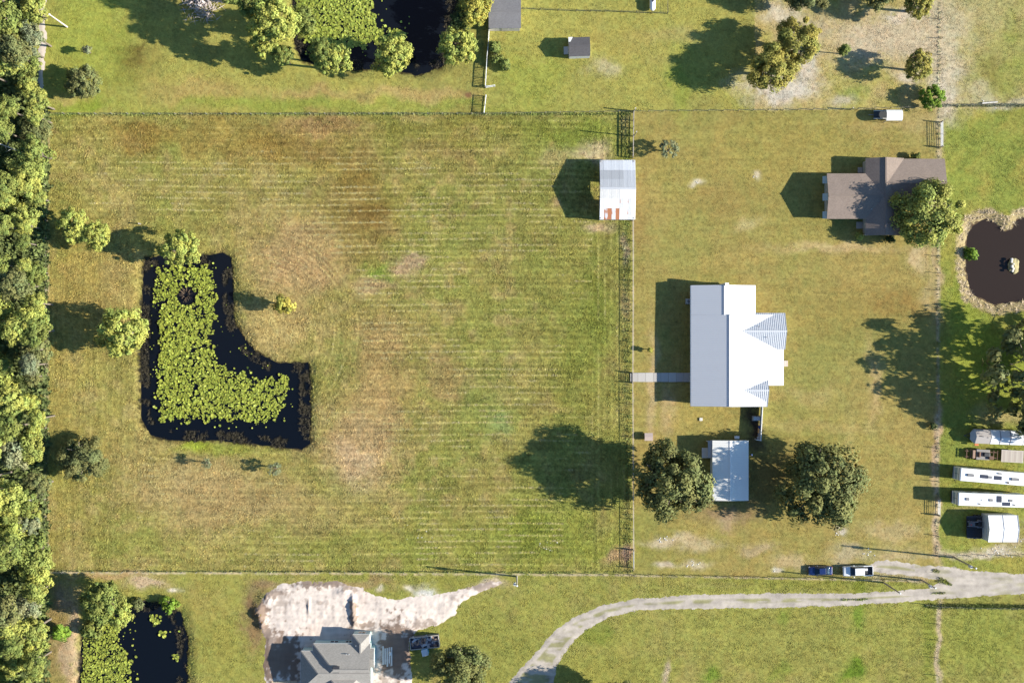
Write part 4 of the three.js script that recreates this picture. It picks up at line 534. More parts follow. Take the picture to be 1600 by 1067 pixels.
// motorhomes, noses to the west
function motorhome(label, u, v, turn, L, fittings, front) {
  const t = thing('motorhome', label, 'motorhome', at(u, v, 0), turn, 'vehicles stored east of the lane fence'), p = mat([0.74, 0.74, 0.73], 0.35), H = 3.65;
  part('body', rbox(L / 2, 0.45 + (H - 0.45) / 2, 0, L, H - 0.45, 2.5, 0.16, 3), p, t);
  part('roof_skin', rbox(L / 2, H + 0.0, 0, L - 0.35, 0.06, 2.3, 0.03), mat([0.78, 0.78, 0.77], 0.6), t);
  const f = part('windscreen', slab([[-0.05, 1.25, -1.1], [-0.05, 1.25, 1.1], [0.03, 2.95, 1.05], [0.03, 2.95, -1.05]], 0.05), front.glass, t); part('divider', bar([-0.08, 1.25, 0], [0.0, 2.95, 0], 0.06, 0.05, [0, 0, 1]), darkM, f);
  part('brow', rbox(0.08, 3.12, 0, 0.25, 0.2, 2.44, 0.06), front.brow, t); part('bumper', rbox(-0.05, 0.6, 0, 0.2, 0.35, 2.4, 0.06), front.brow, t);
  for (const z of [-0.95, 0.95]) part('headlight', rbox(-0.02, 0.95, z, 0.1, 0.2, 0.4, 0.03), headM, t);
  for (const s of [-1, 1]) { for (const x of [1.8, L - 3.2, L - 2.2]) wheel(t, x, s * 1.1, 0.48, 0.3); for (const x of [2.6, 5, 7.4, 9.8]) if (x < L - 1) part('window', rbox(x, 2.2, s * 1.25, 1.2, 0.75, 0.04, 0.01), carGlass, t); part('stripe', box(L / 2, 1.35, s * 1.255, L - 0.6, 0.25, 0.02), mat([0.25, 0.2, 0.16], 0.5), t); part('mirror', rbox(-0.2, 1.9, s * 1.4, 0.15, 0.4, 0.2, 0.04), darkM, t); }
  for (const [x, z, w, d, h, m, n] of fittings) part(n, rbox(x, H + h / 2 + 0.02, z, w, h, d, Math.min(0.05, h / 3)), m, t);
  part('rear_window', rbox(L + 0.01, 2.2, 0, 0.05, 0.8, 1.6, 0.02), carGlass, t); part('ladder', [bar([L + 0.08, 0.6, 0.7], [L + 0.08, 3.4, 0.7], 0.04, 0.04), bar([L + 0.08, 0.6, 1.05], [L + 0.08, 3.4, 1.05], 0.04, 0.04), ...[0, 1, 2, 3, 4, 5].map((i) => bar([L + 0.08, 0.8 + i * 0.45, 0.7], [L + 0.08, 0.8 + i * 0.45, 1.05], 0.03, 0.03))], rimM, t);
}
const solar = mat([0.05, 0.055, 0.075], 0.25), ventG = mat([0.16, 0.16, 0.17], 0.6), acM = mat([0.55, 0.55, 0.55], 0.6), shade = mat([0.32, 0.4, 0.46], 0.3);
motorhome('white motorhome with row of dark solar panels along its roof', 1489, 737.5, -0.082, 13.4, [[2.0, 0, 1.25, 0.55, 0.24, ventG, 'air_conditioner'], [4.6, 0.05, 1.5, 0.72, 0.06, solar, 'solar_panel'], [5.75, 0.1, 0.8, 0.5, 0.12, ventG, 'roof_vent'], [7.3, 0.1, 1.5, 0.78, 0.06, solar, 'solar_panel'], [7.6, -0.75, 0.7, 0.3, 0.2, ventG, 'roof_vent'], [10.6, 0.1, 1.5, 0.55, 0.24, ventG, 'air_conditioner'], [9.3, 0.85, 0.4, 0.32, 0.2, darkM, 'roof_vent'], [4.0, 0.75, 0.12, 0.12, 0.2, darkM, 'roof_vent']], { glass: shade, brow: mat([0.2, 0.24, 0.28], 0.4) });
motorhome('white motorhome with black nose brow parked next to white garage', 1486, 775.5, -0.034, 12.9, [[1.8, -0.05, 0.7, 0.55, 0.16, ventG, 'roof_vent'], [4.7, 0.02, 0.5, 0.3, 0.1, acM, 'roof_vent'], [6.3, 0, 0.75, 0.5, 0.12, ventG, 'roof_vent'], [7.9, -0.25, 0.95, 1.25, 0.08, solar, 'solar_panel'], [9.3, 0.65, 1.5, 0.7, 0.08, solar, 'solar_panel'], [10.1, -0.05, 0.7, 0.5, 0.12, ventG, 'roof_vent'], [4.1, 0.78, 0.4, 0.22, 0.18, darkM, 'roof_vent'], [10.8, 0.75, 0.4, 0.22, 0.18, darkM, 'roof_vent'], [8.9, -0.75, 0.5, 0.3, 0.06, acM, 'roof_hatch']], { glass: mat([0.3, 0.36, 0.42], 0.25), brow: mat([0.03, 0.035, 0.05], 0.4) });
{ // long peaked trailer under white tarps
  const t = thing('tarp_covered_trailer', 'long peaked trailer under white tarps with tan cover on its nose', 'trailer', at(1516, 680.5, 0), -0.04, 'vehicles stored east of the lane fence'), E = 1.75, R = 2.3, w = 1.35;
  const sec = (x0, x1, m, dy = 0, name = 'tarp') => { const g = []; for (const s of [-1, 1]) { g.push(slab([[x0, E + dy, s * w], [x1, E + dy, s * w], [x1 + 0.08, R + dy, 0], [x0 + 0.08, R + dy, 0]], 0.04), slab([[x0, 0.7, s * (w + 0.06)], [x1, 0.7, s * (w + 0.06)], [x1, E + dy, s * w], [x0, E + dy, s * w]], 0.03)); } part(name, g, m, t); };
  sec(0.35, 3.3, mat([0.36, 0.33, 0.31], 0.85), 0, 'nose_cover'); const wt = mat([0.66, 0.67, 0.7], 0.7); sec(3.25, 5.0, wt, 0.05); sec(5.1, 7.0, wt, 0.04); sec(7.1, 9.5, wt, 0.06); sec(9.6, 12.2, wt, 0.04);
  part('nose', tris([[0.35, 0.7, -w], [0.35, E, -w], [-0.35, 0.9, -0.6], [0.35, E, -w], [0.43, R, 0], [-0.35, 1.1, 0], [0.35, E, -w], [-0.35, 1.1, 0], [-0.35, 0.9, -0.6], [0.35, 0.7, w], [0.35, E, w], [-0.35, 0.9, 0.6], [0.35, E, w], [0.43, R, 0], [-0.35, 1.1, 0], [0.35, E, w], [-0.35, 1.1, 0], [-0.35, 0.9, 0.6]]), mat([0.34, 0.4, 0.48], 0.7), t);
  part('bed', box(6.2, 0.65, 0, 11.8, 0.25, 2.3), darkM, t); for (const s of [-1, 1]) for (const x of [7.5, 8.6]) wheel(t, x, s * 1.05, 0.4, 0.25);
  part('tongue', [bar([-0.2, 0.55, -0.5], [-1.3, 0.5, 0], 0.1, 0.12), bar([-0.2, 0.55, 0.5], [-1.3, 0.5, 0], 0.1, 0.12)], darkM, t); part('jack', cyl([-1.2, 0, 0], [-1.2, 0.8, 0], 0.05), rimM, t);
  part('roof_rope', [bar([5.05, R + 0.06, 0], [5.05, E + 0.06, w], 0.12, 0.04), bar([5.05, R + 0.06, 0], [5.05, E + 0.06, -w], 0.12, 0.04), bar([7.05, R + 0.06, 0], [7.05, E + 0.06, w], 0.12, 0.04), bar([7.05, R + 0.06, 0], [7.05, E + 0.06, -w], 0.12, 0.04)], mat([0.2, 0.2, 0.24]), t);
  part('marker_flag', rbox(0.95, 1.0, w + 0.3, 0.8, 0.25, 0.35, 0.04), mat([0.55, 0.15, 0.05], 0.6), t); for (const [x, z] of [[1.1, -0.1], [1.35, -0.1], [1.65, -0.05], [2.6, 0.1]]) part('roof_fitting', rbox(x, E + 0.58 * (1 - Math.abs(z) / w), z, 0.14, 0.12, 0.16, 0.03), darkM, t);
}
{ // old flatbed outfit, rusty frame
  const t = thing('rusty_flatbed', 'old rusty flatbed truck chassis with grey timber deck', 'flatbed', at(1506, 708, 0), -0.055, 'vehicles stored east of the lane fence'), rust = mat([0.14, 0.08, 0.055], 0.9), grey = mat([0.24, 0.225, 0.21], 0.85), deckM = [mat([0.40, 0.35, 0.30], 0.9), mat([0.36, 0.31, 0.27], 0.9), mat([0.43, 0.385, 0.33], 0.9)];
  for (const z of [-0.55, 0.55]) part('chassis_rail', bar([0, 0.75, z], [12, 0.75, z], 0.14, 0.2), rust, t);
  for (let i = 0; i < 9; i++) part('cross_member', bar([0.3 + i * 0.75, 0.85, -0.9], [0.3 + i * 0.75, 0.85, 0.9], 0.12, 0.12), rust, t);
  part('axle_box', rbox(1.6, 0.95, 0, 0.5, 0.5, 1.6, 0.06), mat([0.3, 0.2, 0.15], 0.9), t);
  part('cab_floor', rbox(3.4, 1.0, 0, 2.6, 0.2, 2.0, 0.05), grey, t); part('engine', rbox(4.0, 1.3, -0.05, 1.2, 0.6, 0.8, 0.12), darkM, t); part('fuel_tank', cyl([2.6, 1.2, 0.5], [2.6, 1.2, -0.5], 0.3, 0.3, 10), rust, t); part('seat_frame', rbox(4.9, 1.25, 0.5, 0.8, 0.4, 0.7, 0.06), rust, t);
  for (let i = 0; i < 12; i++) part('deck_plank', box(7.1 + i * 0.36, 1.15, 0, 0.345, 0.07, 2.2), deckM[i % 3], t); part('deck_edge', [bar([6.9, 1.15, -1.13], [11.3, 1.15, -1.13], 0.08, 0.12), bar([6.9, 1.15, 1.13], [11.3, 1.15, 1.13], 0.08, 0.12)], mat([0.5, 0.46, 0.42], 0.8), t);
  for (const s of [-1, 1]) { wheel(t, 2.4, s * 0.95, 0.45, 0.3); wheel(t, 8.3, s * 0.95, 0.45, 0.3); wheel(t, 9.5, s * 0.95, 0.45, 0.3); }
}
{ // dark tractor and loader parked in the shade of the garage
  const t = thing('black_utility_trailer', 'dark utility trailer loaded with machinery in front of white garage', 'trailer', at(1521, 820, 0)), f = mat([0.03, 0.033, 0.04], 0.6), g = mat([0.13, 0.13, 0.14], 0.6);
  part('deck', box(0, 0.6, 0.3, 3.0, 0.12, 4.2), f, t); for (const z of [-1.8, 2.4]) part('side_rail', bar([-1.5, 1.1, z], [1.5, 1.1, z], 0.08, 0.08), g, t); for (let i = 0; i < 4; i++) for (const z of [-1.8, 2.4]) part('stake', bar([-1.4 + i * 0.93, 0.6, z], [-1.4 + i * 0.93, 1.1, z], 0.06, 0.06), g, t);
  for (let i = 0; i < 6; i++) part('slat', bar([-1.45, 0.72, 0.5 + i * 0.33], [1.45, 0.72, 0.5 + i * 0.33], 0.12, 0.08), f, t);
  for (const z of [-1.9, 2.5]) for (const x of [0.2, 1.0]) wheel(t, x, z, 0.36, 0.22);
  const m = thing('compact_tractor', 'dark compact tractor with red cap standing on the black trailer', 'tractor', [t.position.x, 0.66, t.position.z - 0.4]); part('bonnet', rbox(-0.9, 0.95, 0, 1.2, 0.5, 0.6, 0.1), g, m); part('seat', rbox(0.6, 1.0, 0, 0.5, 0.2, 0.5, 0.06), darkM, m); part('fender', [rbox(0.6, 0.95, -0.6, 0.9, 0.1, 0.3, 0.04), rbox(0.6, 0.95, 0.6, 0.9, 0.1, 0.3, 0.04)], g, m); part('loader_arm', [bar([-1.6, 0.6, -0.45], [0.3, 1.2, -0.45], 0.1, 0.14), bar([-1.6, 0.6, 0.45], [0.3, 1.2, 0.45], 0.1, 0.14)], mat([0.3, 0.3, 0.32]), m); part('cap', cyl([-1.1, 1.2, 0.1], [-1.1, 1.32, 0.1], 0.14, 0.12, 8), mat([0.5, 0.05, 0.03], 0.4), m); part('roll_bar', [bar([0.95, 0.9, -0.5], [0.95, 1.9, -0.5], 0.07, 0.07), bar([0.95, 0.9, 0.5], [0.95, 1.9, 0.5], 0.07, 0.07), bar([0.95, 1.9, -0.5], [0.95, 1.9, 0.5], 0.07, 0.07)], g, m); for (const z of [-0.6, 0.6]) { wheel(m, 0.6, z, 0.5, 0.3); wheel(m, -1.1, z, 0.32, 0.2); } part('steering_wheel', new THREE.TorusGeometry(0.2, 0.025, 6, 14).rotateX(Math.PI / 2).translate(0.05, 1.25, 0), darkM, m);
}
// ---------------------------------------------------------------- fences, gates, poles
const postWood = mat([0.3, 0.26, 0.21], 0.9), paleWood = mat([0.46, 0.41, 0.34], 0.9), greyWood = mat([0.2, 0.185, 0.165], 0.9), wireM = mat([0.26, 0.25, 0.24], 0.5), pipeM = mat([0.62, 0.62, 0.6], 0.5), poleM = mat([0.3, 0.25, 0.2], 0.9), rustWire = mat([0.16, 0.13, 0.11], 0.8);
const postGeo = new THREE.CylinderGeometry(0.055, 0.065, 1.35, 7).translate(0, 0.62, 0), stoutGeo = new THREE.CylinderGeometry(0.08, 0.09, 1.45, 8).translate(0, 0.66, 0);
function fence(name, label, pts, { gap = 3, wires = [0.3, 0.6, 0.9, 1.18], post = postWood, geo = postGeo, top = null, wireMat = wireM, w = 0.006, boards = false, h = 1.25 } = {}) {
  const P = pts.map(([u, v]) => [gx(u), gz(v)]), t = thing(name, label, 'fence', [P[0][0], 0, P[0][1]]), r = rng(P.length * 91 + Math.round(P[0][0] * 7 + P[0][1])), L = (p) => [p[0] - P[0][0], p[1] - P[0][1]];
  for (let s = 0; s < P.length - 1; s++) {
    const len = Math.hypot(P[s + 1][0] - P[s][0], P[s + 1][1] - P[s][1]), n = Math.max(1, Math.round(len / gap)), q = (f) => [mix(P[s][0], P[s + 1][0], f), mix(P[s][1], P[s + 1][1], f)];
    const stand = []; for (let i = 0; i <= n; i++) { const p = q(i / n); stand.push([...L(p), height(...p)]); if (i < n || s === P.length - 2) { const m = part('post', geo, post, t); m.position.set(stand[i][0], stand[i][2], stand[i][1]); m.rotation.set((r() - 0.5) * 0.09, r() * 6, (r() - 0.5) * 0.09); m.scale.y = h / 1.25 * (0.95 + r() * 0.12); } }
    for (const y of wires) { const g = []; for (let i = 0; i < n; i++) { const sag = boards ? 0 : 0.02; g.push(bar([stand[i][0], stand[i][2] + y, stand[i][1]], [stand[i + 1][0], stand[i + 1][2] + y - sag, stand[i + 1][1]], boards ? 0.03 : w, boards ? 0.14 : w)); } if (boards) g.forEach((b) => part('rail_board', b, post, t)); else part('wire', g, wireMat, t); }
    if (top) for (let i = 0; i < n; i++) part('top_rail', bar([stand[i][0], stand[i][2] + h, stand[i][1]], [stand[i + 1][0], stand[i + 1][2] + h, stand[i + 1][1]], 0.09, 0.04), top, t);
  }
  return t;
}
fence('wire_fence', 'thin wire fence along the north edge of the straw coloured pasture', [[75, 178], [300, 178.5], [600, 178], [760, 178], [944, 175], [989, 174.5]], { post: greyWood });
fence('wire_fence', 'thin wire fence north of the brown-roofed house lot', [[990, 174.5], [1200, 172.5], [1340, 171], [1468, 167]], { post: greyWood });
fence('wire_fence', 'pale topped wire fence from barn south past the concrete walk', [[988.5, 345], [988.5, 470], [988, 583]], { gap: 2.06, top: paleWood, post: postWood });
fence('wire_fence', 'pale topped wire fence from concrete walk south to pipe gate', [[988, 597], [988.5, 700], [989.5, 858]], { gap: 2.06, top: paleWood });
fence('board_fence', 'dark board corral fence between north wire fence and rusty barn', [[989.5, 176], [989, 213], [988.5, 247]], { gap: 1.8, boards: true, wires: [0.35, 0.7, 1.05, 1.35], post: greyWood, geo: stoutGeo, h: 1.45, top: paleWood });
fence('wire_fence', 'long wire fence over sandy strip along southern pasture edge', [[76, 893], [400, 894], [700, 894.5], [800, 896], [990, 898]], { post: greyWood });
fence('wire_fence', 'wire fence south of oaks running to gravel driveway', [[991, 898.5], [1100, 900], [1240, 903], [1380, 906], [1436, 907.5]], { post: greyWood, gap: 2.6 });
fence('wire_fence', 'sagging wire fence with vines along the western woodland', [[73, 180], [74, 400], [73, 640], [72, 890]], { post: postWood, gap: 3.4 });
fence('wire_fence', 'wire fence beside bare sandy ground in the north-east lots', [[1472, -60], [1471, 60], [1469, 162]], { gap: 3.4 });
fence('wire_fence', 'wire fence from pipe gate past brown-roofed house and pond', [[1468.5, 231], [1467, 400], [1466, 560]], { gap: 3.5 });
fence('wire_fence', 'wire fence along sandy strip facing the stored motorhomes', [[1466, 560], [1465, 700], [1465, 778]], { gap: 3.5 });
fence('wire_fence', 'short wire fence from small white gate down to driveway corner', [[1465, 805], [1464.5, 868]], { gap: 3.5 });
fence('wire_fence', 'wire fence running east above brown pond', [[1471, 166], [1540, 164], [1700, 164]], { post: greyWood });
fence('wire_fence', 'wire fence on stony strip behind the white garage', [[1465, 869], [1540, 868], [1700, 869]], { gap: 3.2 });
fence('wire_fence', 'weedy wire fence east of driveway bend', [[1446, 944], [1470, 947], [1540, 949], [1700, 950]], { post: greyWood, gap: 2.6 });
fence('wire_fence', 'wire fence on pale strip dividing two southern paddocks', [[1466, 950], [1465, 1000], [1464, 1110]], { gap: 3.2 });
fence('chain_link_fence', 'dark chain-link fence behind the slate grey shed', [[816, 14], [900, 17.5], [945, 18], [1043, 21.5], [1043, -50]], { gap: 3.2, post: mat([0.06, 0.06, 0.06], 0.6), wireMat: mat([0.06, 0.06, 0.06], 0.6), wires: [0.15, 0.4, 0.65, 0.9, 1.15], w: 0.016 });
function pipeGate(label, u, v0, v1, mount = pipeM) {
  const t = thing('pipe_gate', label, 'gate', [gx(u), 0, gz((v0 + v1) / 2)]), L = (v1 - v0) * PX, H = 1.25, g = height(gx(u), gz((v0 + v1) / 2));
  for (let i = 0; i < 6; i++) { const y = g + 0.2 + i * (H - 0.2) / 5; part('rail', cyl([0, y, -L / 2], [0, y, L / 2], i === 5 ? 0.045 : 0.028), mount, t); }
  for (const f of [-0.5, 0, 0.5]) part('upright', bar([0, g + 0.15, f * L], [0, g + H, f * L], 0.06, 0.06, [1, 0, 0]), mount, t);
  for (const f of [-0.5, 0.5]) part('gate_post', cyl([0, g - 0.05, f * (L + 0.3)], [0, g + 1.6, f * (L + 0.3)], 0.1, 0.09, 8), postWood, t); part('hinge', box(0, g + 0.9, -L / 2 - 0.08, 0.08, 0.12, 0.1), darkM, t); part('latch', box(0, g + 1.0, L / 2 + 0.06, 0.08, 0.06, 0.14), darkM, t);
}
pipeGate('white pipe gate where the pale topped fence meets southern wire fence', 989.5, 860, 886); pipeGate('wide white pipe gate north of the brown-roofed house', 1470, 192, 229, mat([0.66, 0.66, 0.68], 0.45)); pipeGate('small white pipe gate facing the motorhome with black brow', 1465.5, 780, 803);
pipeGate('dark pipe gate between concrete walk and pasture', 987.5, 583, 597, greyWood);
function vinyl(label, pts, solid) {
  const t = thing('vinyl_fence', label, 'fence'), H = 1.15;
  for (let s = 0; s < pts.length - 1; s++) { const a = at(...pts[s]), b = at(...pts[s + 1]), len = Math.hypot(b[0] - a[0], b[2] - a[2]), n = Math.max(1, Math.round(len / 1.9)), dense = solid[s];
    for (let i = 0; i <= n; i++) { const x = mix(a[0], b[0], i / n), z = mix(a[2], b[2], i / n); part('post', rbox(x, H / 2, z, 0.16, H + 0.12, 0.16, 0.02), trimWhite, t); }
    for (const y of [0.18, H]) part('rail', bar([a[0], y, a[2]], [b[0], y, b[2]], 0.1, 0.1), trimWhite, t);
    const k = Math.round(len / (dense ? 0.2 : 0.32)); for (let i = 0; i < k; i++) { const f0 = (i + 0.02) / k, f1 = (i + (dense ? 0.97 : 0.3)) / k; part('picket', bar([mix(a[0], b[0], f0), H / 2 + 0.05, mix(a[2], b[2], f0)], [mix(a[0], b[0], f1), H / 2 + 0.05, mix(a[2], b[2], f1)], 0.03, H - 0.1), trimWhite, t); } }
}
vinyl('white vinyl fence with closed and open panels south of slate grey shed', [[764.5, 47], [763, 70], [761, 92], [758.5, 137], [773, 135]], [1, 1, 0, 0]); vinyl('short white vinyl fence panel against north wire fence', [[759.5, 150.5], [758, 165], [756.5, 177]], [0, 0]);
function pole(label, u, v, h, { arm = true, can = false, m = poleM } = {}) {
  const y = height(gx(u), gz(v)), t = thing('utility_pole', label, 'utility pole', [gx(u), y, gz(v)]); part('shaft', cyl([0, -0.05, 0], [0, h, 0], 0.17, 0.11, 10), m, t);
  if (arm) { part('cross_arm', bar([-0.25, h - 0.5, -1.1], [0.25, h - 0.5, 1.1], 0.1, 0.12), m, t); for (const k of [-0.9, -0.35, 0.35, 0.9]) part('insulator', cyl([k * 0.25, h - 0.44, k], [k * 0.25, h - 0.22, k], 0.06, 0.04, 7), mat([0.6, 0.6, 0.6], 0.3), t); }
  if (can) { const c = part('transformer', cyl([-0.42, h - 2.0, 0], [-0.42, h - 1.05, 0], 0.27, 0.27, 12), mat([0.45, 0.46, 0.47], 0.5), t); part('bushing', cyl([-0.42, h - 1.05, 0], [-0.42, h - 0.85, 0], 0.06), mat([0.3, 0.15, 0.1]), c); }
  part('cap', cyl([0, h, 0], [0, h + 0.12, 0], 0.2, 0.14, 8), mat([0.62, 0.62, 0.6], 0.5), t);
}
pole('utility pole with pale cross arm at the southern pasture fence', 807.5, 900.5, 8.3, { arm: false, can: true, m: mat([0.42, 0.38, 0.33], 0.9) }); pole('bare utility pole on grass between driveway and wire fence', 1381, 910, 9.3, { arm: false }); pole('tall utility pole with transformer by the driveway fence corner', 1491, 871, 10.4, { can: true, arm: false }); pole('shorter utility pole with white cap at the fence end by gravel driveway', 1441, 906.5, 7, { can: true, arm: false }); pole('pale weathered utility pole beside the sand lane', 104, 42, 8.3, { arm: false, m: mat([0.5, 0.46, 0.42], 0.9) });
const stake = (label, u, v, h, r = 0.1) => { const t = thing('timber_post', label, 'post', [gx(u), height(gx(u), gz(v)), gz(v)]); part('shaft', cyl([0, 0, 0], [0, h, 0], r, r * 0.85, 8), greyWood, t); part('top_plate', cyl([0, h, 0], [0, h + 0.04, 0], r * 1.2, r * 1.2, 8), paleWood, t); };
stake('tall timber post at the board corral beside the barn', 990.5, 213, 4.9); stake('timber corner post where north wire fences meet', 991, 173.5, 2.7, 0.12); stake('timber post in north wire fence west of arched canopy', 1329, 171.5, 2.1, 0.09); stake('pale timber post standing in straw near the twin-crowned tree', 219, 350, 1.1, 0.12);
{ const t = thing('fallen_log', 'pale grey log lying along the wire fence above brown pond', 'log', [gx(1547), 0.14, gz(160.5)]); part('trunk', cyl([-1.5, 0, 0.12], [1.5, 0.02, -0.12], 0.16, 0.13, 9), mat([0.55, 0.52, 0.48], 0.9), t); part('branch_stub', cyl([0.6, 0.05, 0], [0.9, 0.3, 0.25], 0.05, 0.03, 6), mat([0.5, 0.47, 0.43], 0.9), t); }
{ // bales of pale stone and litter lie by the southern fence
  const g = new THREE.IcosahedronGeometry(0.35, 1), r = rng(77); { const p = g.attributes.position; for (let i = 0; i < p.count; i++) { const k = 0.8 + 0.4 * vnoise(p.getX(i) * 7 + 9, p.getY(i) * 7 + p.getZ(i) * 5); p.setXYZ(i, p.getX(i) * k, p.getY(i) * k * 0.6, p.getZ(i) * k); } g.computeVertexNormals(); }
  const list = []; for (const [u, v, n, s] of [[660, 838, 10, 45], [860, 855, 10, 20], [1560, 862, 30, 30], [1590, 842, 20, 10], [1310, 834, 6, 5], [1038, 843, 14, 14], [1090, 285, 5, 5], [1180, 275, 4, 4], [1085, 880, 12, 12], [1355, 866, 14, 20], [1210, 893, 5, 4], [1548, 160, 8, 25]]) for (let i = 0; i < n; i++) { const x = gx(u + (r() + r() - 1) * s), z = gz(v + (r() + r() - 1) * s * 0.5), k = 0.14 + r() * 0.3, c = 0.4 + r() * 0.16; list.push([x, height(x, z), z, r() * 6, 0, k, k, c, c * 0.96, c * 0.88]); }
  copies('scattered_stones', g, mat([1, 1, 1], 0.9), list, 'small pale stones scattered along fences and drive', 'stones');
}
// ---------------------------------------------------------------- trees
function crownGeo(seed, { n, rc, leaf, per, flat = 0.72, shell = 0.55, open = 0 }) {   // leaf clumps spread through a crown of radius 1
  const r = rng(seed), pos = [], nor = [], col = [], N = new THREE.Vector3(), T = new THREE.Vector3(), B = new THREE.Vector3(), D = new THREE.Vector3();
  const sph = (v, lo) => { do v.set(r() * 2 - 1, r() * 2 - 1, r() * 2 - 1); while (v.lengthSq() > 1 || v.lengthSq() < 0.02 || v.y / v.length() < lo); return v.normalize(); };
  for (let i = 0; i < n; i++) {
    sph(D, -0.45); const lobe = Math.min(1.1, 0.58 + 0.76 * vnoise(Math.atan2(D.z, D.x) * 2.3 + seed * 3.1, D.y * 2 + seed)), k = (shell + (1 - shell) * Math.sqrt(r())) * lobe * (1 - rc * 0.5);
    if (open && vnoise(D.x * 3 + seed, D.z * 3 + 5) < open) continue;
    const cx = D.x * k, cy = D.y * k * flat, cz = D.z * k, cr = rc * (0.6 + r() * 0.8), tone = 0.78 + r() * 0.44, hue = (r() - 0.5) * 0.22;
    for (let j = 0; j < per; j++) {
      sph(B, -0.7); const q = cr * (0.45 + 0.6 * r()), x = cx + B.x * q, y = cy + B.y * q * 0.75, z = cz + B.z * q;
      N.copy(B).addScaledVector(D, 0.5); N.y += 0.35; N.x += (r() - 0.5) * 1.3; N.y += (r() - 0.5) * 1.3; N.z += (r() - 0.5) * 1.3; N.normalize();
      T.set(r() - 0.5, r() - 0.5, r() - 0.5).cross(N).normalize(); const U = N.clone().cross(T), s = leaf * (0.55 + r() * 0.9), w = s * (0.45 + r() * 0.25);
      const P = [[-s, 0], [0, -w], [s, 0], [0, w]].map(([a, b]) => [x + T.x * a + U.x * b, y + T.y * a + U.y * b, z + T.z * a + U.z * b]), bend = s * 0.25;
      for (const e of [0, 2]) { P[e][0] -= N.x * bend; P[e][1] -= N.y * bend; P[e][2] -= N.z * bend; }
      const t = tone * (0.82 + r() * 0.36), c = [t * (1 + hue), t, t * (1 - hue * 0.6)];
      for (const m of [0, 1, 2, 0, 2, 3]) { pos.push(...P[m]); nor.push(N.x, N.y, N.z); col.push(...c); }
    }
  }
  const g = new THREE.BufferGeometry(); g.setAttribute('position', new THREE.Float32BufferAttribute(pos, 3)); g.setAttribute('normal', new THREE.Float32BufferAttribute(nor, 3)); g.setAttribute('color', new THREE.Float32BufferAttribute(col, 3)); return g;
}
const CROWN = {
  oak: [1, 2, 3].map((s) => crownGeo(s, { n: 110, rc: 0.19, leaf: 0.036, per: 140, shell: 0.48, flat: 0.62 })),
  wood: [11, 12, 13, 14].map((s) => crownGeo(s, { n: 70, rc: 0.24, leaf: 0.065, per: 62, shell: 0.42, flat: 0.8, open: 0.18 })),
  mid: [21, 22, 23].map((s) => crownGeo(s, { n: 120, rc: 0.17, leaf: 0.05, per: 62, shell: 0.45, flat: 0.75, open: 0.1 })),
  loose: [31, 32].map((s) => crownGeo(s, { n: 120, rc: 0.13, leaf: 0.036, per: 60, shell: 0.35, flat: 0.5, open: 0.38 })),
  small: [41, 42].map((s) => crownGeo(s, { n: 18, rc: 0.36, leaf: 0.15, per: 34, shell: 0.3, flat: 0.9, open: 0.15 })),
};
const leafMat = (r, g, b) => mat([r, g, b], 0.75, { vertexColors: true, transmission: 0.22, thickness: 0, specularIntensity: 0.3 });
const LEAF = { oak: leafMat(0.165, 0.176, 0.058), lime: leafMat(0.35, 0.375, 0.085), yellow: leafMat(0.40, 0.37, 0.075), green: leafMat(0.19, 0.225, 0.055), olive: leafMat(0.17, 0.18, 0.065), grey: leafMat(0.24, 0.26, 0.14), gold: leafMat(0.31, 0.285, 0.065), vivid: leafMat(0.19, 0.29, 0.035), dark: leafMat(0.07, 0.1, 0.03), spring: leafMat(0.31, 0.335, 0.08) };
const barkM = mat([0.17, 0.14, 0.11], 0.95), paleBark = mat([0.56, 0.53, 0.49], 0.95);
let treeNo = 0;
function trunkGeo(seed, hc, r, tall, flat, limbs) {
  const q = rng(seed * 131 + 7), out = [], r0 = clamp(r * 0.07, 0.08, 0.5), fork = hc * (tall ? 0.75 : 0.45), lean = [(q() - 0.5) * 0.3, (q() - 0.5) * 0.3];
  out.push(cyl([0, -0.15, 0], [lean[0] * 0.5, fork * 0.5, lean[1] * 0.5], r0 * 1.25, r0, 8), cyl([lean[0] * 0.5, fork * 0.48, lean[1] * 0.5], [lean[0], fork, lean[1]], r0, r0 * 0.85, 8), cyl([lean[0], fork * 0.98, lean[1]], [lean[0] * 1.3, hc + r * flat * 0.5, lean[1] * 1.3], r0 * 0.8, r0 * 0.2, 6));
  for (let i = 0; i < limbs; i++) {
    const a = (i + q() * 0.7) / limbs * Math.PI * 2, d = r * (0.45 + q() * 0.4), y = hc + (q() - 0.3) * r * flat * 0.7, s = [lean[0], fork * (0.85 + q() * 0.25), lean[1]], m = [Math.cos(a) * d * 0.5, mix(s[1], y, 0.65) + 0.2, Math.sin(a) * d * 0.5], e = [Math.cos(a + 0.25) * d, y, Math.sin(a + 0.25) * d];
    out.push(cyl(s, m, r0 * 0.55, r0 * 0.36, 6), cyl(m, e, r0 * 0.36, r0 * 0.1, 5)); for (const k of [-0.5, 0.5]) out.push(cyl(m, [Math.cos(a + k) * d * 0.85, y + r * 0.12, Math.sin(a + k) * d * 0.85], r0 * 0.25, r0 * 0.06, 5));
  }
  return join(out);
}
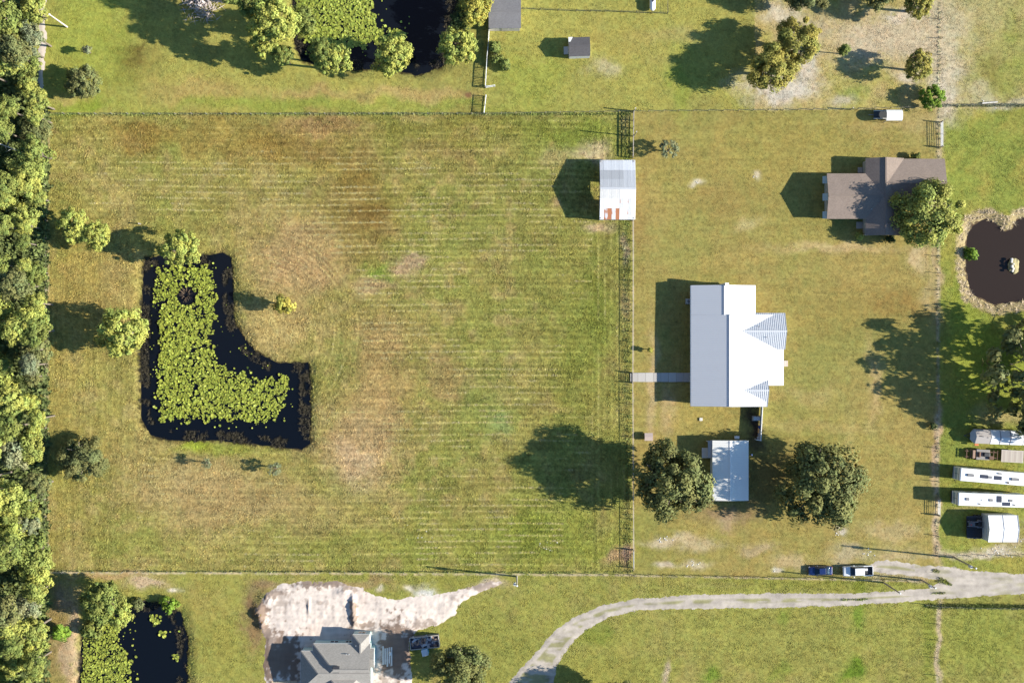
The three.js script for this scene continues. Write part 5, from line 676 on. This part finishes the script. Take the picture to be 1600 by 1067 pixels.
function tree(name, label, group, kind, leaf, u, v, ru, hc, { tall = false, flatter = 1, limbs = 6, bark = barkM, cat = 'tree' } = {}) {
  const n = treeNo++, k = (EYE - hc) / EYE, [x, , z] = at(u, v, hc), r = ru * PX * k, y0 = height(x, z), list = CROWN[kind], t = thing(name, label, cat, [x, y0, z], 0, group);
  part('trunk', trunkGeo(n + 1, hc, r, tall, 0.7 * flatter, limbs), bark, t);
  const c = part('crown', list[n % list.length], LEAF[leaf], t); c.position.y = hc; c.scale.set(r * (0.95 + (n * 37 % 10) / 100), r * flatter, r * (0.95 + (n * 53 % 10) / 100)); c.rotation.y = n * 2.4;
  return t;
}
// trees standing in the open
tree('live_oak', 'big dark oak whose crown touches the ribbed carport and pale topped fence', null, 'oak', 'oak', 1047, 752, 68, 7.0, { limbs: 9, flatter: 1.18 });
tree('live_oak', 'big dark oak standing on lawn east of the ribbed carport', null, 'oak', 'oak', 1284, 754, 70, 6.4, { limbs: 9, flatter: 1.1 });
tree('shade_tree', 'round leafy green tree overhanging the brown shingle roof', null, 'oak', 'spring', 1452, 333, 55, 5.2, { limbs: 8 });
tree('live_oak', 'dark olive tree beside the dumpster', null, 'oak', 'oak', 719, 1046, 46, 5.2, { limbs: 7 });
tree('live_oak', 'wide sparse oak spreading branches over the tarp-covered trailer', null, 'loose', 'olive', 1640, 588, 116, 6.2, { limbs: 14, flatter: 1.1 });
tree('yellowing_tree', 'northern of two broad yellowish trees on bare sandy ground', null, 'oak', 'gold', 1246, 62, 38, 5.4);
tree('yellowing_tree', 'southern of two broad yellowish trees on bare sandy ground', null, 'oak', 'gold', 1208, 108, 41, 5);
tree('yellowing_tree', 'small round golden green tree against the sandy fence line', null, 'mid', 'gold', 1436, 101, 24, 4.4, { tall: true });
tree('bright_shrub', 'bright green bush at the corner of wire fences by the pipe gate', null, 'mid', 'vivid', 1457, 152, 20, 1.9, { cat: 'bush' });
tree('young_tree', 'small thin tree on bare sand among long shadows', null, 'small', 'green', 1321, 78, 12, 2.8, { tall: true });
tree('shade_tree', 'yellowish tree at the sandy lot fence, partly beyond view', null, 'mid', 'gold', 1434, 4, 26, 5.6, { tall: true });
tree('shade_tree', 'dark tree north of the broad yellowish tree', null, 'oak', 'olive', 1262, -22, 40, 5.5);
tree('shade_tree', 'green tree by thin trunk at north edge of sandy lot', null, 'mid', 'olive', 1370, -16, 30, 4.8, { tall: true });
tree('shade_tree', 'olive green tree beside sandy lane and dark patch of earth', null, 'mid', 'olive', 128, 129, 28, 2.8);
{ const t = tree('pale_tree', 'pale yellow-green tree with two crowns near woodland edge', null, 'mid', 'lime', 115, 352, 28, 4.2), p = at(150, 370, 4), c = part('crown', CROWN.mid[1], LEAF.lime, t); c.position.set(p[0] - t.position.x, 4, p[2] - t.position.z); c.scale.setScalar(2.9); c.rotation.y = 1.2; part('side_trunk', [cyl([0, 0.6, 0], [c.position.x * 0.6, 2, c.position.z * 0.6], 0.16, 0.12, 7), cyl([c.position.x * 0.6, 2, c.position.z * 0.6], [c.position.x, 4.2, c.position.z], 0.12, 0.04, 6)], barkM, t); }
tree('pale_tree', 'round bright lime tree at the north bank of the L-shaped pond', null, 'mid', 'lime', 280, 388, 32, 5.3, { tall: true });
tree('pale_tree', 'large pale green tree on west bank of the L-shaped pond', null, 'mid', 'lime', 190, 520, 41, 5.2);
tree('olive_tree', 'dark olive tree standing by the woodland south-west of pond', null, 'oak', 'olive', 128, 718, 38, 3.2);
tree('young_tree', 'slim yellow-green sapling inside the crook of the L-shaped pond', null, 'small', 'yellow', 443, 475, 17, 3.2, { tall: true });
tree('leafless_shrub', 'thin pale shrub on lawn east of the board corral', null, 'loose', 'grey', 1046, 233, 17, 2.3, { cat: 'bush' });
tree('young_tree', 'thin sapling on straw south of the L-shaped pond', 'thin saplings south of the pond', 'loose', 'grey', 322, 724, 10, 2.6); tree('young_tree', 'thin sapling on straw south of the L-shaped pond', 'thin saplings south of the pond', 'loose', 'grey', 428, 733, 12, 2.4);
tree('young_tree', 'small dark sapling on bright lawn beside the sand lane', null, 'small', 'grey', 134, 78, 8, 2.2);
tree('bright_shrub', 'tiny yellow flowering shrub beside long shadow of the white-roofed house', null, 'small', 'yellow', 1016, 546, 6, 1.1, { cat: 'bush' });
tree('shade_tree', 'tree south of the driveway bend casting shadow on gravel', null, 'oak', 'oak', 962, 1102, 42, 5);
tree('shade_tree', 'tree south of the gravel fork shading its pale surface', null, 'oak', 'olive', 905, 1118, 34, 4.6);
tree('dark_bush', 'small dark round bush in the fence line north of motorhomes', null, 'small', 'dark', 1458.5, 665, 6.5, 0.7, { cat: 'bush' });
tree('bright_shrub', 'bright green shrub on the west edge of the brown pond', null, 'small', 'vivid', 1521, 398, 14, 0.8, { cat: 'bush' });
tree('bright_shrub', 'leafy shrub on grass between brown house and wire gate', null, 'small', 'green', 1432, 246, 9, 0.9, { cat: 'bush' });
tree('bright_shrub', 'small pale bush by the step of brown shingle house', null, 'small', 'lime', 1342, 370, 9, 0.8, { cat: 'bush' });
tree('bright_shrub', 'dark flowering shrub at south end of the brown shingle house', null, 'small', 'dark', 1392, 374, 9, 0.8, { cat: 'bush' });
for (const [u, v, r] of [[772, 72, 13], [775, 90, 12], [790, 100, 12]]) tree('garden_shrub', 'leafy shrub growing along the white vinyl fence', 'shrubs by the white vinyl fence', 'small', 'green', u, v, r, 0.9, { cat: 'bush' });
// trees round the northern pond
const PN = 'trees round the northern pond';
for (const [u, v, r, h, leaf, label] of [[424, 34, 40, 10.5, 'lime', 'tall bright lime tree at west end of northern pond'], [412, 66, 24, 8, 'lime', 'tall bright lime tree leaning over long shadows west of northern pond'], [520, 92, 28, 8, 'lime', 'tall bright lime tree on south bank of northern pond'], [612, 86, 33, 6, 'lime', 'round bright lime tree on south bank of northern pond'], [716, 70, 31, 4, 'lime', 'round yellow-green tree between northern pond and vinyl fence'], [742, 14, 28, 4.5, 'yellow', 'yellow leaved tree against the slate grey shed'], [470, 30, 26, 8.5, 'green', 'green tree rising through floating plants of northern pond'], [722, 30, 20, 3.4, 'dark', 'dark bush at water edge beside yellow leaved tree'], [500, 78, 22, 9.5, 'green', 'slender green tree by the brown bank of northern pond']]) tree('pond_tree', label, PN, 'mid', leaf, u, v, r, h, { tall: h > 7 });
for (const [u, v, r, h] of [[395, 4, 26, 10], [360, -22, 30, 11], [440, 84, 18, 7.5]]) tree('pond_tree', 'slender tree throwing a long shadow west of northern pond', PN, 'mid', 'green', u, v, r, h, { tall: true });
// southern pond
for (const [u, v, r, h, leaf, label] of [[158, 938, 34, 3.6, 'green', 'leafy green tree on north-west bank of southern pond'], [180, 960, 24, 2.6, 'lime', 'pale leafy bush overhanging southern pond'], [262, 946, 15, 1.2, 'vivid', 'bright shrub at the north end of southern pond'], [96, 985, 18, 1.4, 'vivid', 'bright shrub beside the sandy track'], [140, 985, 20, 2, 'green', 'green bush at the west edge of southern pond'], [215, 945, 14, 1.2, 'olive', 'low olive bush at north tip of southern pond']]) tree('pond_tree', label, 'trees round the southern pond', h > 2 ? 'mid' : 'small', leaf, u, v, r, h);
// woodland strip along the western boundary, each tree its own
{
  const r = rng(404), kinds = [['lime', 'tall yellow-green tree in the western woodland strip'], ['green', 'tall mid green tree in the western woodland strip'], ['olive', 'tall olive tree in the western woodland strip'], ['grey', 'tall grey green tree in the western woodland strip'], ['spring', 'tall spring green tree in the western woodland strip']];
  const spots = []; for (let v = -30; v < 1110; v += 26) for (const [u0, j] of [[46, 12], [6, 16], [-38, 20]]) spots.push([u0 + (r() - 0.5) * j * 2, v + (r() - 0.5) * 22]);
  for (const [u, v] of spots) { if (u < 25 && r() < 0.3) continue; const k = kinds[[4, 0, 1, 1, 2, 3, 4, 4, 1][(r() * 9) | 0]], rad = u > 30 ? 13 + r() * 16 : 19 + r() * 13, h = u > 30 ? 3.5 + r() * 5.5 : 4 + r() * 9; if (u + rad > 84) continue; tree('woodland_tree', k[1].replace('tall', h > 9 ? 'very tall' : rad > 24 ? 'broad' : rad < 18 ? 'slender' : 'tall').replace('in the western woodland strip', (u > 30 ? 'in woodland edge row ' : u > -15 ? 'deep in woodland ' : 'at back of woodland ') + (v < 170 ? 'beside sand lane' : v < 330 ? 'north of pale twin-crowned tree' : v < 470 ? 'level with lily pond head' : v < 600 ? 'behind large pale pond tree' : v < 760 ? 'near dark olive tree' : v < 900 ? 'by south-west pasture corner' : 'beside southern pond')), 'trees of the western woodland strip', 'wood', k[0], u, v, rad, h, { limbs: 4, tall: r() > 0.5, flatter: 0.8 + r() * 0.5 }); }
  for (const [u, v, h, dx, dz] of [[47, 243, 7, -3.2, -1.2], [72, 192, 4, -1.6, -0.8], [40, 325, 5, -2.4, 0.4], [54, 465, 5, -1.2, -2.2], [66, 775, 3, -2.2, 0.5]]) { const [x, , z] = at(u, v), t = thing('bare_trunk', 'bleached bare trunk leaning among the western woodland trees', 'dead tree', [x, 0, z], 0, 'bare trunks in the western woodland'); part('trunk', cyl([0, -0.1, 0], [dx, h, dz], 0.2, 0.08, 7), paleBark, t); for (let i = 0; i < 5; i++) { const f = 0.45 + i * 0.11, a = i * 2.4; part('branch', cyl([dx * f, h * f, dz * f], [dx * f + Math.cos(a) * 1.2, h * f + 0.9, dz * f + Math.sin(a) * 1.2], 0.06, 0.02, 5), paleBark, t); } }
}
// understorey of the woodland, brush pile, lilies, reeds
const leafClump = (() => { const r = rng(91), g = []; for (let i = 0; i < 14; i++) { const a = r() * 6.28, b = 0.2 + r() * 0.9, s = 0.16 + r() * 0.14; g.push(tris([[0, 0, -s * 0.5], [s, 0.05, 0], [0, 0, s * 0.5], [0, 0, -s * 0.5], [0, 0, s * 0.5], [-s, 0.05, 0]]).rotateZ((r() - 0.5) * 1.6).rotateY(r() * 6.28).translate(Math.cos(a) * Math.sin(b) * 0.45, 0.1 + Math.cos(b) * 0.4 * r(), Math.sin(a) * Math.sin(b) * 0.45)); } return join(g); })();
{
  const r = rng(55), list = []; for (let i = 0; i < 9000; i++) { const u = -100 + r() * 176, v = -95 + r() * 1250, x = gx(u), z = gz(v), k = 0.7 + r() * 1.5, t = 0.6 + r() * 0.8; if (u > 58 && v < 160) continue; list.push([x, height(x, z) + r() * 0.8, z, r() * 6, (r() - 0.5) * 0.8, k, k, 0.12 * t, 0.15 * t, 0.04 * t]); }
  copies('woodland_undergrowth', leafClump, mat([1, 1, 1], 0.8), list, 'low leafy undergrowth beneath the western woodland', 'undergrowth');
  const b = rng(8), sticks = []; for (let i = 0; i < 260; i++) { const x = (b() + b() - 1) * 4, z = (b() + b() - 1) * 3.4, h = Math.max(0.1, 1.7 - Math.hypot(x / 2.6, z / 2.2) * 0.9) * b(), l = 0.6 + b() * 1.5, a = b() * 6.28, e = (b() - 0.4) * 0.9; sticks.push(cyl([x, h, z], [x + Math.cos(a) * l, Math.max(0.05, h + e), z + Math.sin(a) * l], 0.03 + b() * 0.07, 0.02, 5)); }
  const pile = thing('brush_pile', 'grey pile of dead brush and stumps on northern lawn', 'brush pile', at(316, 6)); part('stick_tangle', sticks, mat([0.42, 0.36, 0.34], 0.95), pile).userData = { kind: 'stuff' }; for (let i = 0; i < 9; i++) { const a = b() * 6.28, d = b() * 1.6; part('stump', cyl([Math.cos(a) * d, 0.3, Math.sin(a) * d], [Math.cos(a) * d + 1.2 * (b() - 0.5), 1 + b(), Math.sin(a) * d + 1.2 * (b() - 0.5)], 0.22 + b() * 0.15, 0.12, 8), mat([0.5, 0.45, 0.43], 0.95), pile); }
  const hm = thing('dead_reed_clump', 'brown dead clump in gap among the lily pads', 'reeds', [gx(289), WATER, gz(460)]); { const dm = mat([0.16, 0.11, 0.07], 0.95); for (let i = 0; i < 40; i++) { const a = b() * 6.28, l = 0.6 + b() * 0.9; part('stalk', cyl([Math.cos(a) * b() * 0.7, -0.2, Math.sin(a) * b() * 0.9], [Math.cos(a) * l, 0.25 + b() * 0.6, Math.sin(a) * l * 1.2], 0.05, 0.02, 4), dm, hm); } }
  const is = thing('pond_islet', 'pale grassy islet standing in the brown pond', 'islet', [gx(1586), WATER - 0.3, gz(415)]); { const g = new THREE.IcosahedronGeometry(1, 3), p = g.attributes.position; for (let i = 0; i < p.count; i++) { const k = 0.8 + 0.45 * vnoise(p.getX(i) * 2.6 + 9, p.getZ(i) * 2.6 + p.getY(i)); p.setXYZ(i, p.getX(i) * k * 1.15, p.getY(i) * k * 0.95, p.getZ(i) * k * 1.6); } g.computeVertexNormals(); part('mound', g, mat([0.3, 0.26, 0.13], 0.95), is); } for (let i = 0; i < 6; i++) part('rock', ball(-0.8 + b() * 0.5, 0.9 + b() * 0.3, -1.2 + i * 0.45, 0.2 + b() * 0.15, 0.7, 6), mat([0.6, 0.57, 0.52], 0.9), is);
}
// floating lily leaves
const padGeo = (() => { const n = 9, pts = []; for (let i = 0; i < n; i++) { const a = 0.25 + i / n * 5.78, b = 0.25 + (i + 1) / n * 5.78; pts.push([0, -0.02, 0], [Math.cos(b), 0.05, Math.sin(b)], [Math.cos(a), 0.05, Math.sin(a)]); } return tris(pts); })();
const inPoly = (pts) => { const P = pts.map(([u, v]) => [gx(u), gz(v)]); return (x, z) => sdPoly(P, x, z); };
function lilies(name, label, regions, count, size, gapAt, seed, rgb, pond) {
  const r = rng(seed), list = [], grid = new Map();
  const x0 = Math.min(...regions.flat().map((p) => gx(p[0]))) - 1, x1 = Math.max(...regions.flat().map((p) => gx(p[0]))) + 1, z0 = Math.min(...regions.flat().map((p) => gz(p[1]))) - 1, z1 = Math.max(...regions.flat().map((p) => gz(p[1]))) + 1, fs = regions.map(inPoly);
  for (let i = 0; i < count * 12 && list.length < count; i++) {
    const x = mix(x0, x1, r()), z = mix(z0, z1, r()), s = Math.max(...fs.map((f) => f(x, z))) + (vnoise(x * 1.1, z * 1.1) - 0.5) * 1.6;
    if (s < 0 && r() > 0.005) continue; if (sdOf(pond, x, z) < 0.4) continue;
    if (Math.hypot(x - gx(290), z - gz(463)) < 1.9) continue;
    const hole = fbm(x * 1.7 + seed, z * 1.7, 3); if (hole < gapAt - smooth(0, 3, s) * 0.03 && r() > 0.06) continue;
    const k = size * (0.5 + r() * r() * 1.3), key = Math.floor(x / 0.3) * 4096 + Math.floor(z / 0.3); if ((grid.get(key) ?? 0) > 1) continue; grid.set(key, (grid.get(key) ?? 0) + 1);
    const t = 0.75 + r() * 0.5, h = (r() - 0.5) * 0.15; list.push([x, WATER + 0.03 + r() * 0.26, z, r() * 6.28, (r() - 0.5) * 0.9, k, k, rgb[0] * t * (1 + h), rgb[1] * t, rgb[2] * t]);
  }
  copies(name, padGeo, mat([1, 1, 1], 0.55), list, label, 'lily pads');
}
lilies('lily_pads', 'yellow-green lily pads carpeting the middle of the L-shaped pond', [[[242, 420], [285, 416], [328, 416], [338, 440], [334, 480], [328, 520], [332, 562], [355, 580], [398, 590], [445, 586], [449, 615], [432, 652], [400, 662], [340, 654], [252, 660], [243, 635], [247, 560], [248, 490], [240, 450]]], 8600, 0.185, 0.515, 3, [0.27, 0.30, 0.035], 'lpond');
lilies('lily_pads', 'yellow-green floating plants crowding the west half of northern pond', [[[455, -60], [560, -60], [582, 20], [592, 45], [632, 44], [628, 56], [590, 64], [560, 74], [515, 80], [480, 66], [460, 40]]], 7000, 0.2, 0.45, 4, [0.27, 0.31, 0.04], 'npond');
lilies('lily_pads', 'yellow-green lily pads over the west half of southern pond', [[[124, 950], [180, 958], [186, 985], [178, 1010], [200, 1025], [206, 1050], [196, 1130], [124, 1130]]], 4600, 0.18, 0.52, 6, [0.27, 0.30, 0.04], 'spond'); lilies('lily_pads', 'few scattered pads on east side of southern pond', [[[250, 988], [258, 990], [256, 998], [250, 996]], [[272, 1026], [277, 1027], [275, 1034], [271, 1032]], [[236, 962], [250, 966], [244, 976]]], 60, 0.34, 0.1, 9, [0.27, 0.30, 0.04], 'spond');
// reeds, tufts and standing grass
const tuft = (seed, n, h, spread) => { const r = rng(seed), p = []; for (let i = 0; i < n; i++) { const a = r() * 6.28, b = r() * spread * 0.5, x = Math.cos(a) * b, z = Math.sin(a) * b, l = h * (0.6 + r() * 0.8), c = a + (r() - 0.5) * 2, o = l * (0.4 + r() * 0.9), w = 0.05 + r() * 0.05; p.push([x - Math.sin(c) * w, 0, z + Math.cos(c) * w], [x + Math.sin(c) * w, 0, z - Math.cos(c) * w], [x + Math.cos(c) * o, l, z + Math.sin(c) * o]); } return tris(p); };
{
  const r = rng(21), reeds = [], past = [], lawnG = [], weeds = [];
  for (const [k, n] of [['lpond', 1500], ['npond', 800], ['spond', 700]]) { const b = BOUNDS[k]; for (let i = 0, c = 0; i < n * 14 && c < n; i++) { const x = mix(b[0] - 1, b[2] + 1, r()), z = mix(b[1] - 1, b[3] + 1, r()), s = sdOf(k, x, z); if (s < -0.2 || s > 1.8 || vnoise(x * 0.6, z * 0.6) < 0.5) continue; c++; const q = 0.22 + r() * 0.4, t = 0.6 + r() * 0.8; reeds.push([x, Math.max(height(x, z), WATER - 0.1), z, r() * 6.28, 0, q, q * 0.9, 0.045 * t, 0.037 * t, 0.02 * t]); } }
  { const b = BOUNDS.epond; for (let i = 0, c = 0; i < 60000 && c < 220; i++) { const x = mix(b[0] - 4, b[2] + 4, r()), z = mix(b[1] - 4, b[3] + 4, r()), s = sdPoly(PLAN.epond, x, z); if (s < -2.1 || s > -0.2) continue; c++; const q = 0.35 + r() * 0.5, t = 0.75 + r() * 0.5; reeds.push([x, height(x, z), z, r() * 6.28, 0, q, q * 0.5, 0.50 * t, 0.40 * t, 0.26 * t]); } }
  copies('bank_reeds', tuft(5, 16, 0.75, 0.7), mat([1, 1, 1], 0.9), reeds, 'dead reeds and sedge standing round the pond banks', 'reeds');
  const bare = (x, z) => ['drive', 'sand', 'lane'].some((k) => sdOf(k, x, z) > -0.15 + 0.9 * Math.max(0, vnoise(x * 1.3, z * 1.3) - 0.45)) || PONDS.some((k) => near(k, x, z, 1) && sdOf(k, x, z) > -0.2);
  const blade = (list, n, x0, z0, x1, z1, s0, s1, tall) => { for (let i = 0; i < n; i++) { const x = mix(x0, x1, r()), z = mix(z0, z1, r()); if (bare(x, z)) continue; const c = coverAt(x, z), lump = vnoise(x * 0.35, z * 0.35), k = mix(s0, s1, r()) * (0.88 + 0.24 * lump), t = 1.16 + (r() - 0.5) * 0.46, w = (r() - 0.5) * 0.14; list.push([x, height(x, z) - 0.01, z, r() * 6.28, 0, k, k * tall * (0.8 + 0.4 * lump), c[0] * t * (1 + w), c[1] * t, c[2] * t * (1 - w)]); } };
  blade(past, 150000, gx(76), gz(179), gx(986), gz(893), 0.3, 0.7, 0.62);
  const straw = []; for (let i = 0; i < 260000; i++) { const u = 78 + r() * 905, v = 183 + r() * 706; if (rowAt(u, v).cut < 0.25 + r() * 0.5) continue; const x = gx(u), z = gz(v); if (bare(x, z)) continue; const k = 0.3 + r() * 0.3, t = 0.8 + r() * 0.4; straw.push([x, height(x, z) + 0.05, z, r() * 6.28, 0, k, k * 0.5, 0.36 * t, 0.315 * t, 0.155 * t]); }
  copies('cut_straw', tuft(4, 9, 0.3, 0.6), mat([1, 1, 1], 0.9), straw, 'pale cut straw lying in broken mowing rows on pasture', 'straw');
  blade(lawnG, 46000, gx(990), gz(175), gx(1466), gz(900), 0.25, 0.5, 0.42); blade(lawnG, 60000, gx(76), gz(-60), gx(1660), gz(176), 0.28, 0.6, 0.5); blade(lawnG, 26000, gx(1470), gz(176), gx(1660), gz(900), 0.28, 0.6, 0.5); blade(lawnG, 62000, gx(76), gz(897), gx(1660), gz(1110), 0.3, 0.65, 0.55);
  const strip = (u0, v0, u1, v1, n, wide, s, tone) => { for (let i = 0; i < n; i++) { const f = r(), x = gx(mix(u0, u1, f) + (r() + r() - 1) * wide), z = gz(mix(v0, v1, f) + (r() + r() - 1) * wide), c = coverAt(x, z), k = s * (0.6 + r() * 0.8), t = tone * (0.8 + r() * 0.5); weeds.push([x, height(x, z), z, r() * 6.28, 0, k, k, c[0] * t * 0.85, c[1] * t, c[2] * t]); } };
  strip(978, 180, 982, 893, 800, 8, 0.42, 1.25); strip(76, 179, 985, 178, 900, 2, 0.45, 1.25); strip(72, 180, 71, 890, 1000, 2.5, 0.7, 1.2); strip(76, 892, 990, 894, 500, 1.5, 0.4, 1.2); strip(1469, 0, 1465, 870, 350, 2, 0.4, 1.2); strip(1450, 947, 1660, 949, 420, 3, 0.7, 0.9);  strip(1470, 165, 1660, 164, 300, 2, 0.5, 1);
  strip(1466, 904, 1486, 912, 55, 4, 0.5, 1.2); strip(1460, 890, 1467, 893, 22, 3, 0.45, 1.2); strip(1458, 927, 1480, 926, 30, 1.5, 0.4, 1.2); strip(1310, 937, 1355, 936, 40, 1.2, 0.4, 1.2);
  copies('pasture_grass', tuft(1, 9, 0.3, 0.5), mat([1, 1, 1], 0.9, { specularIntensity: 0.2 }), past, 'uneven tufts of cut pasture grass and straw', 'grass'); copies('lawn_grass', tuft(2, 9, 0.3, 0.5), mat([1, 1, 1], 0.9, { specularIntensity: 0.2 }), lawnG, 'short tufts of lawn grass across the lots', 'grass'); copies('fence_weeds', tuft(3, 12, 0.55, 0.5), mat([1, 1, 1], 0.9), weeds, 'rank grass and weeds left standing along the fences', 'weeds');
}
scene.traverse((o) => { if (o.isMesh && !o.isSky) o.castShadow = o.receiveShadow = true; });
renderer.render(scene, camera);
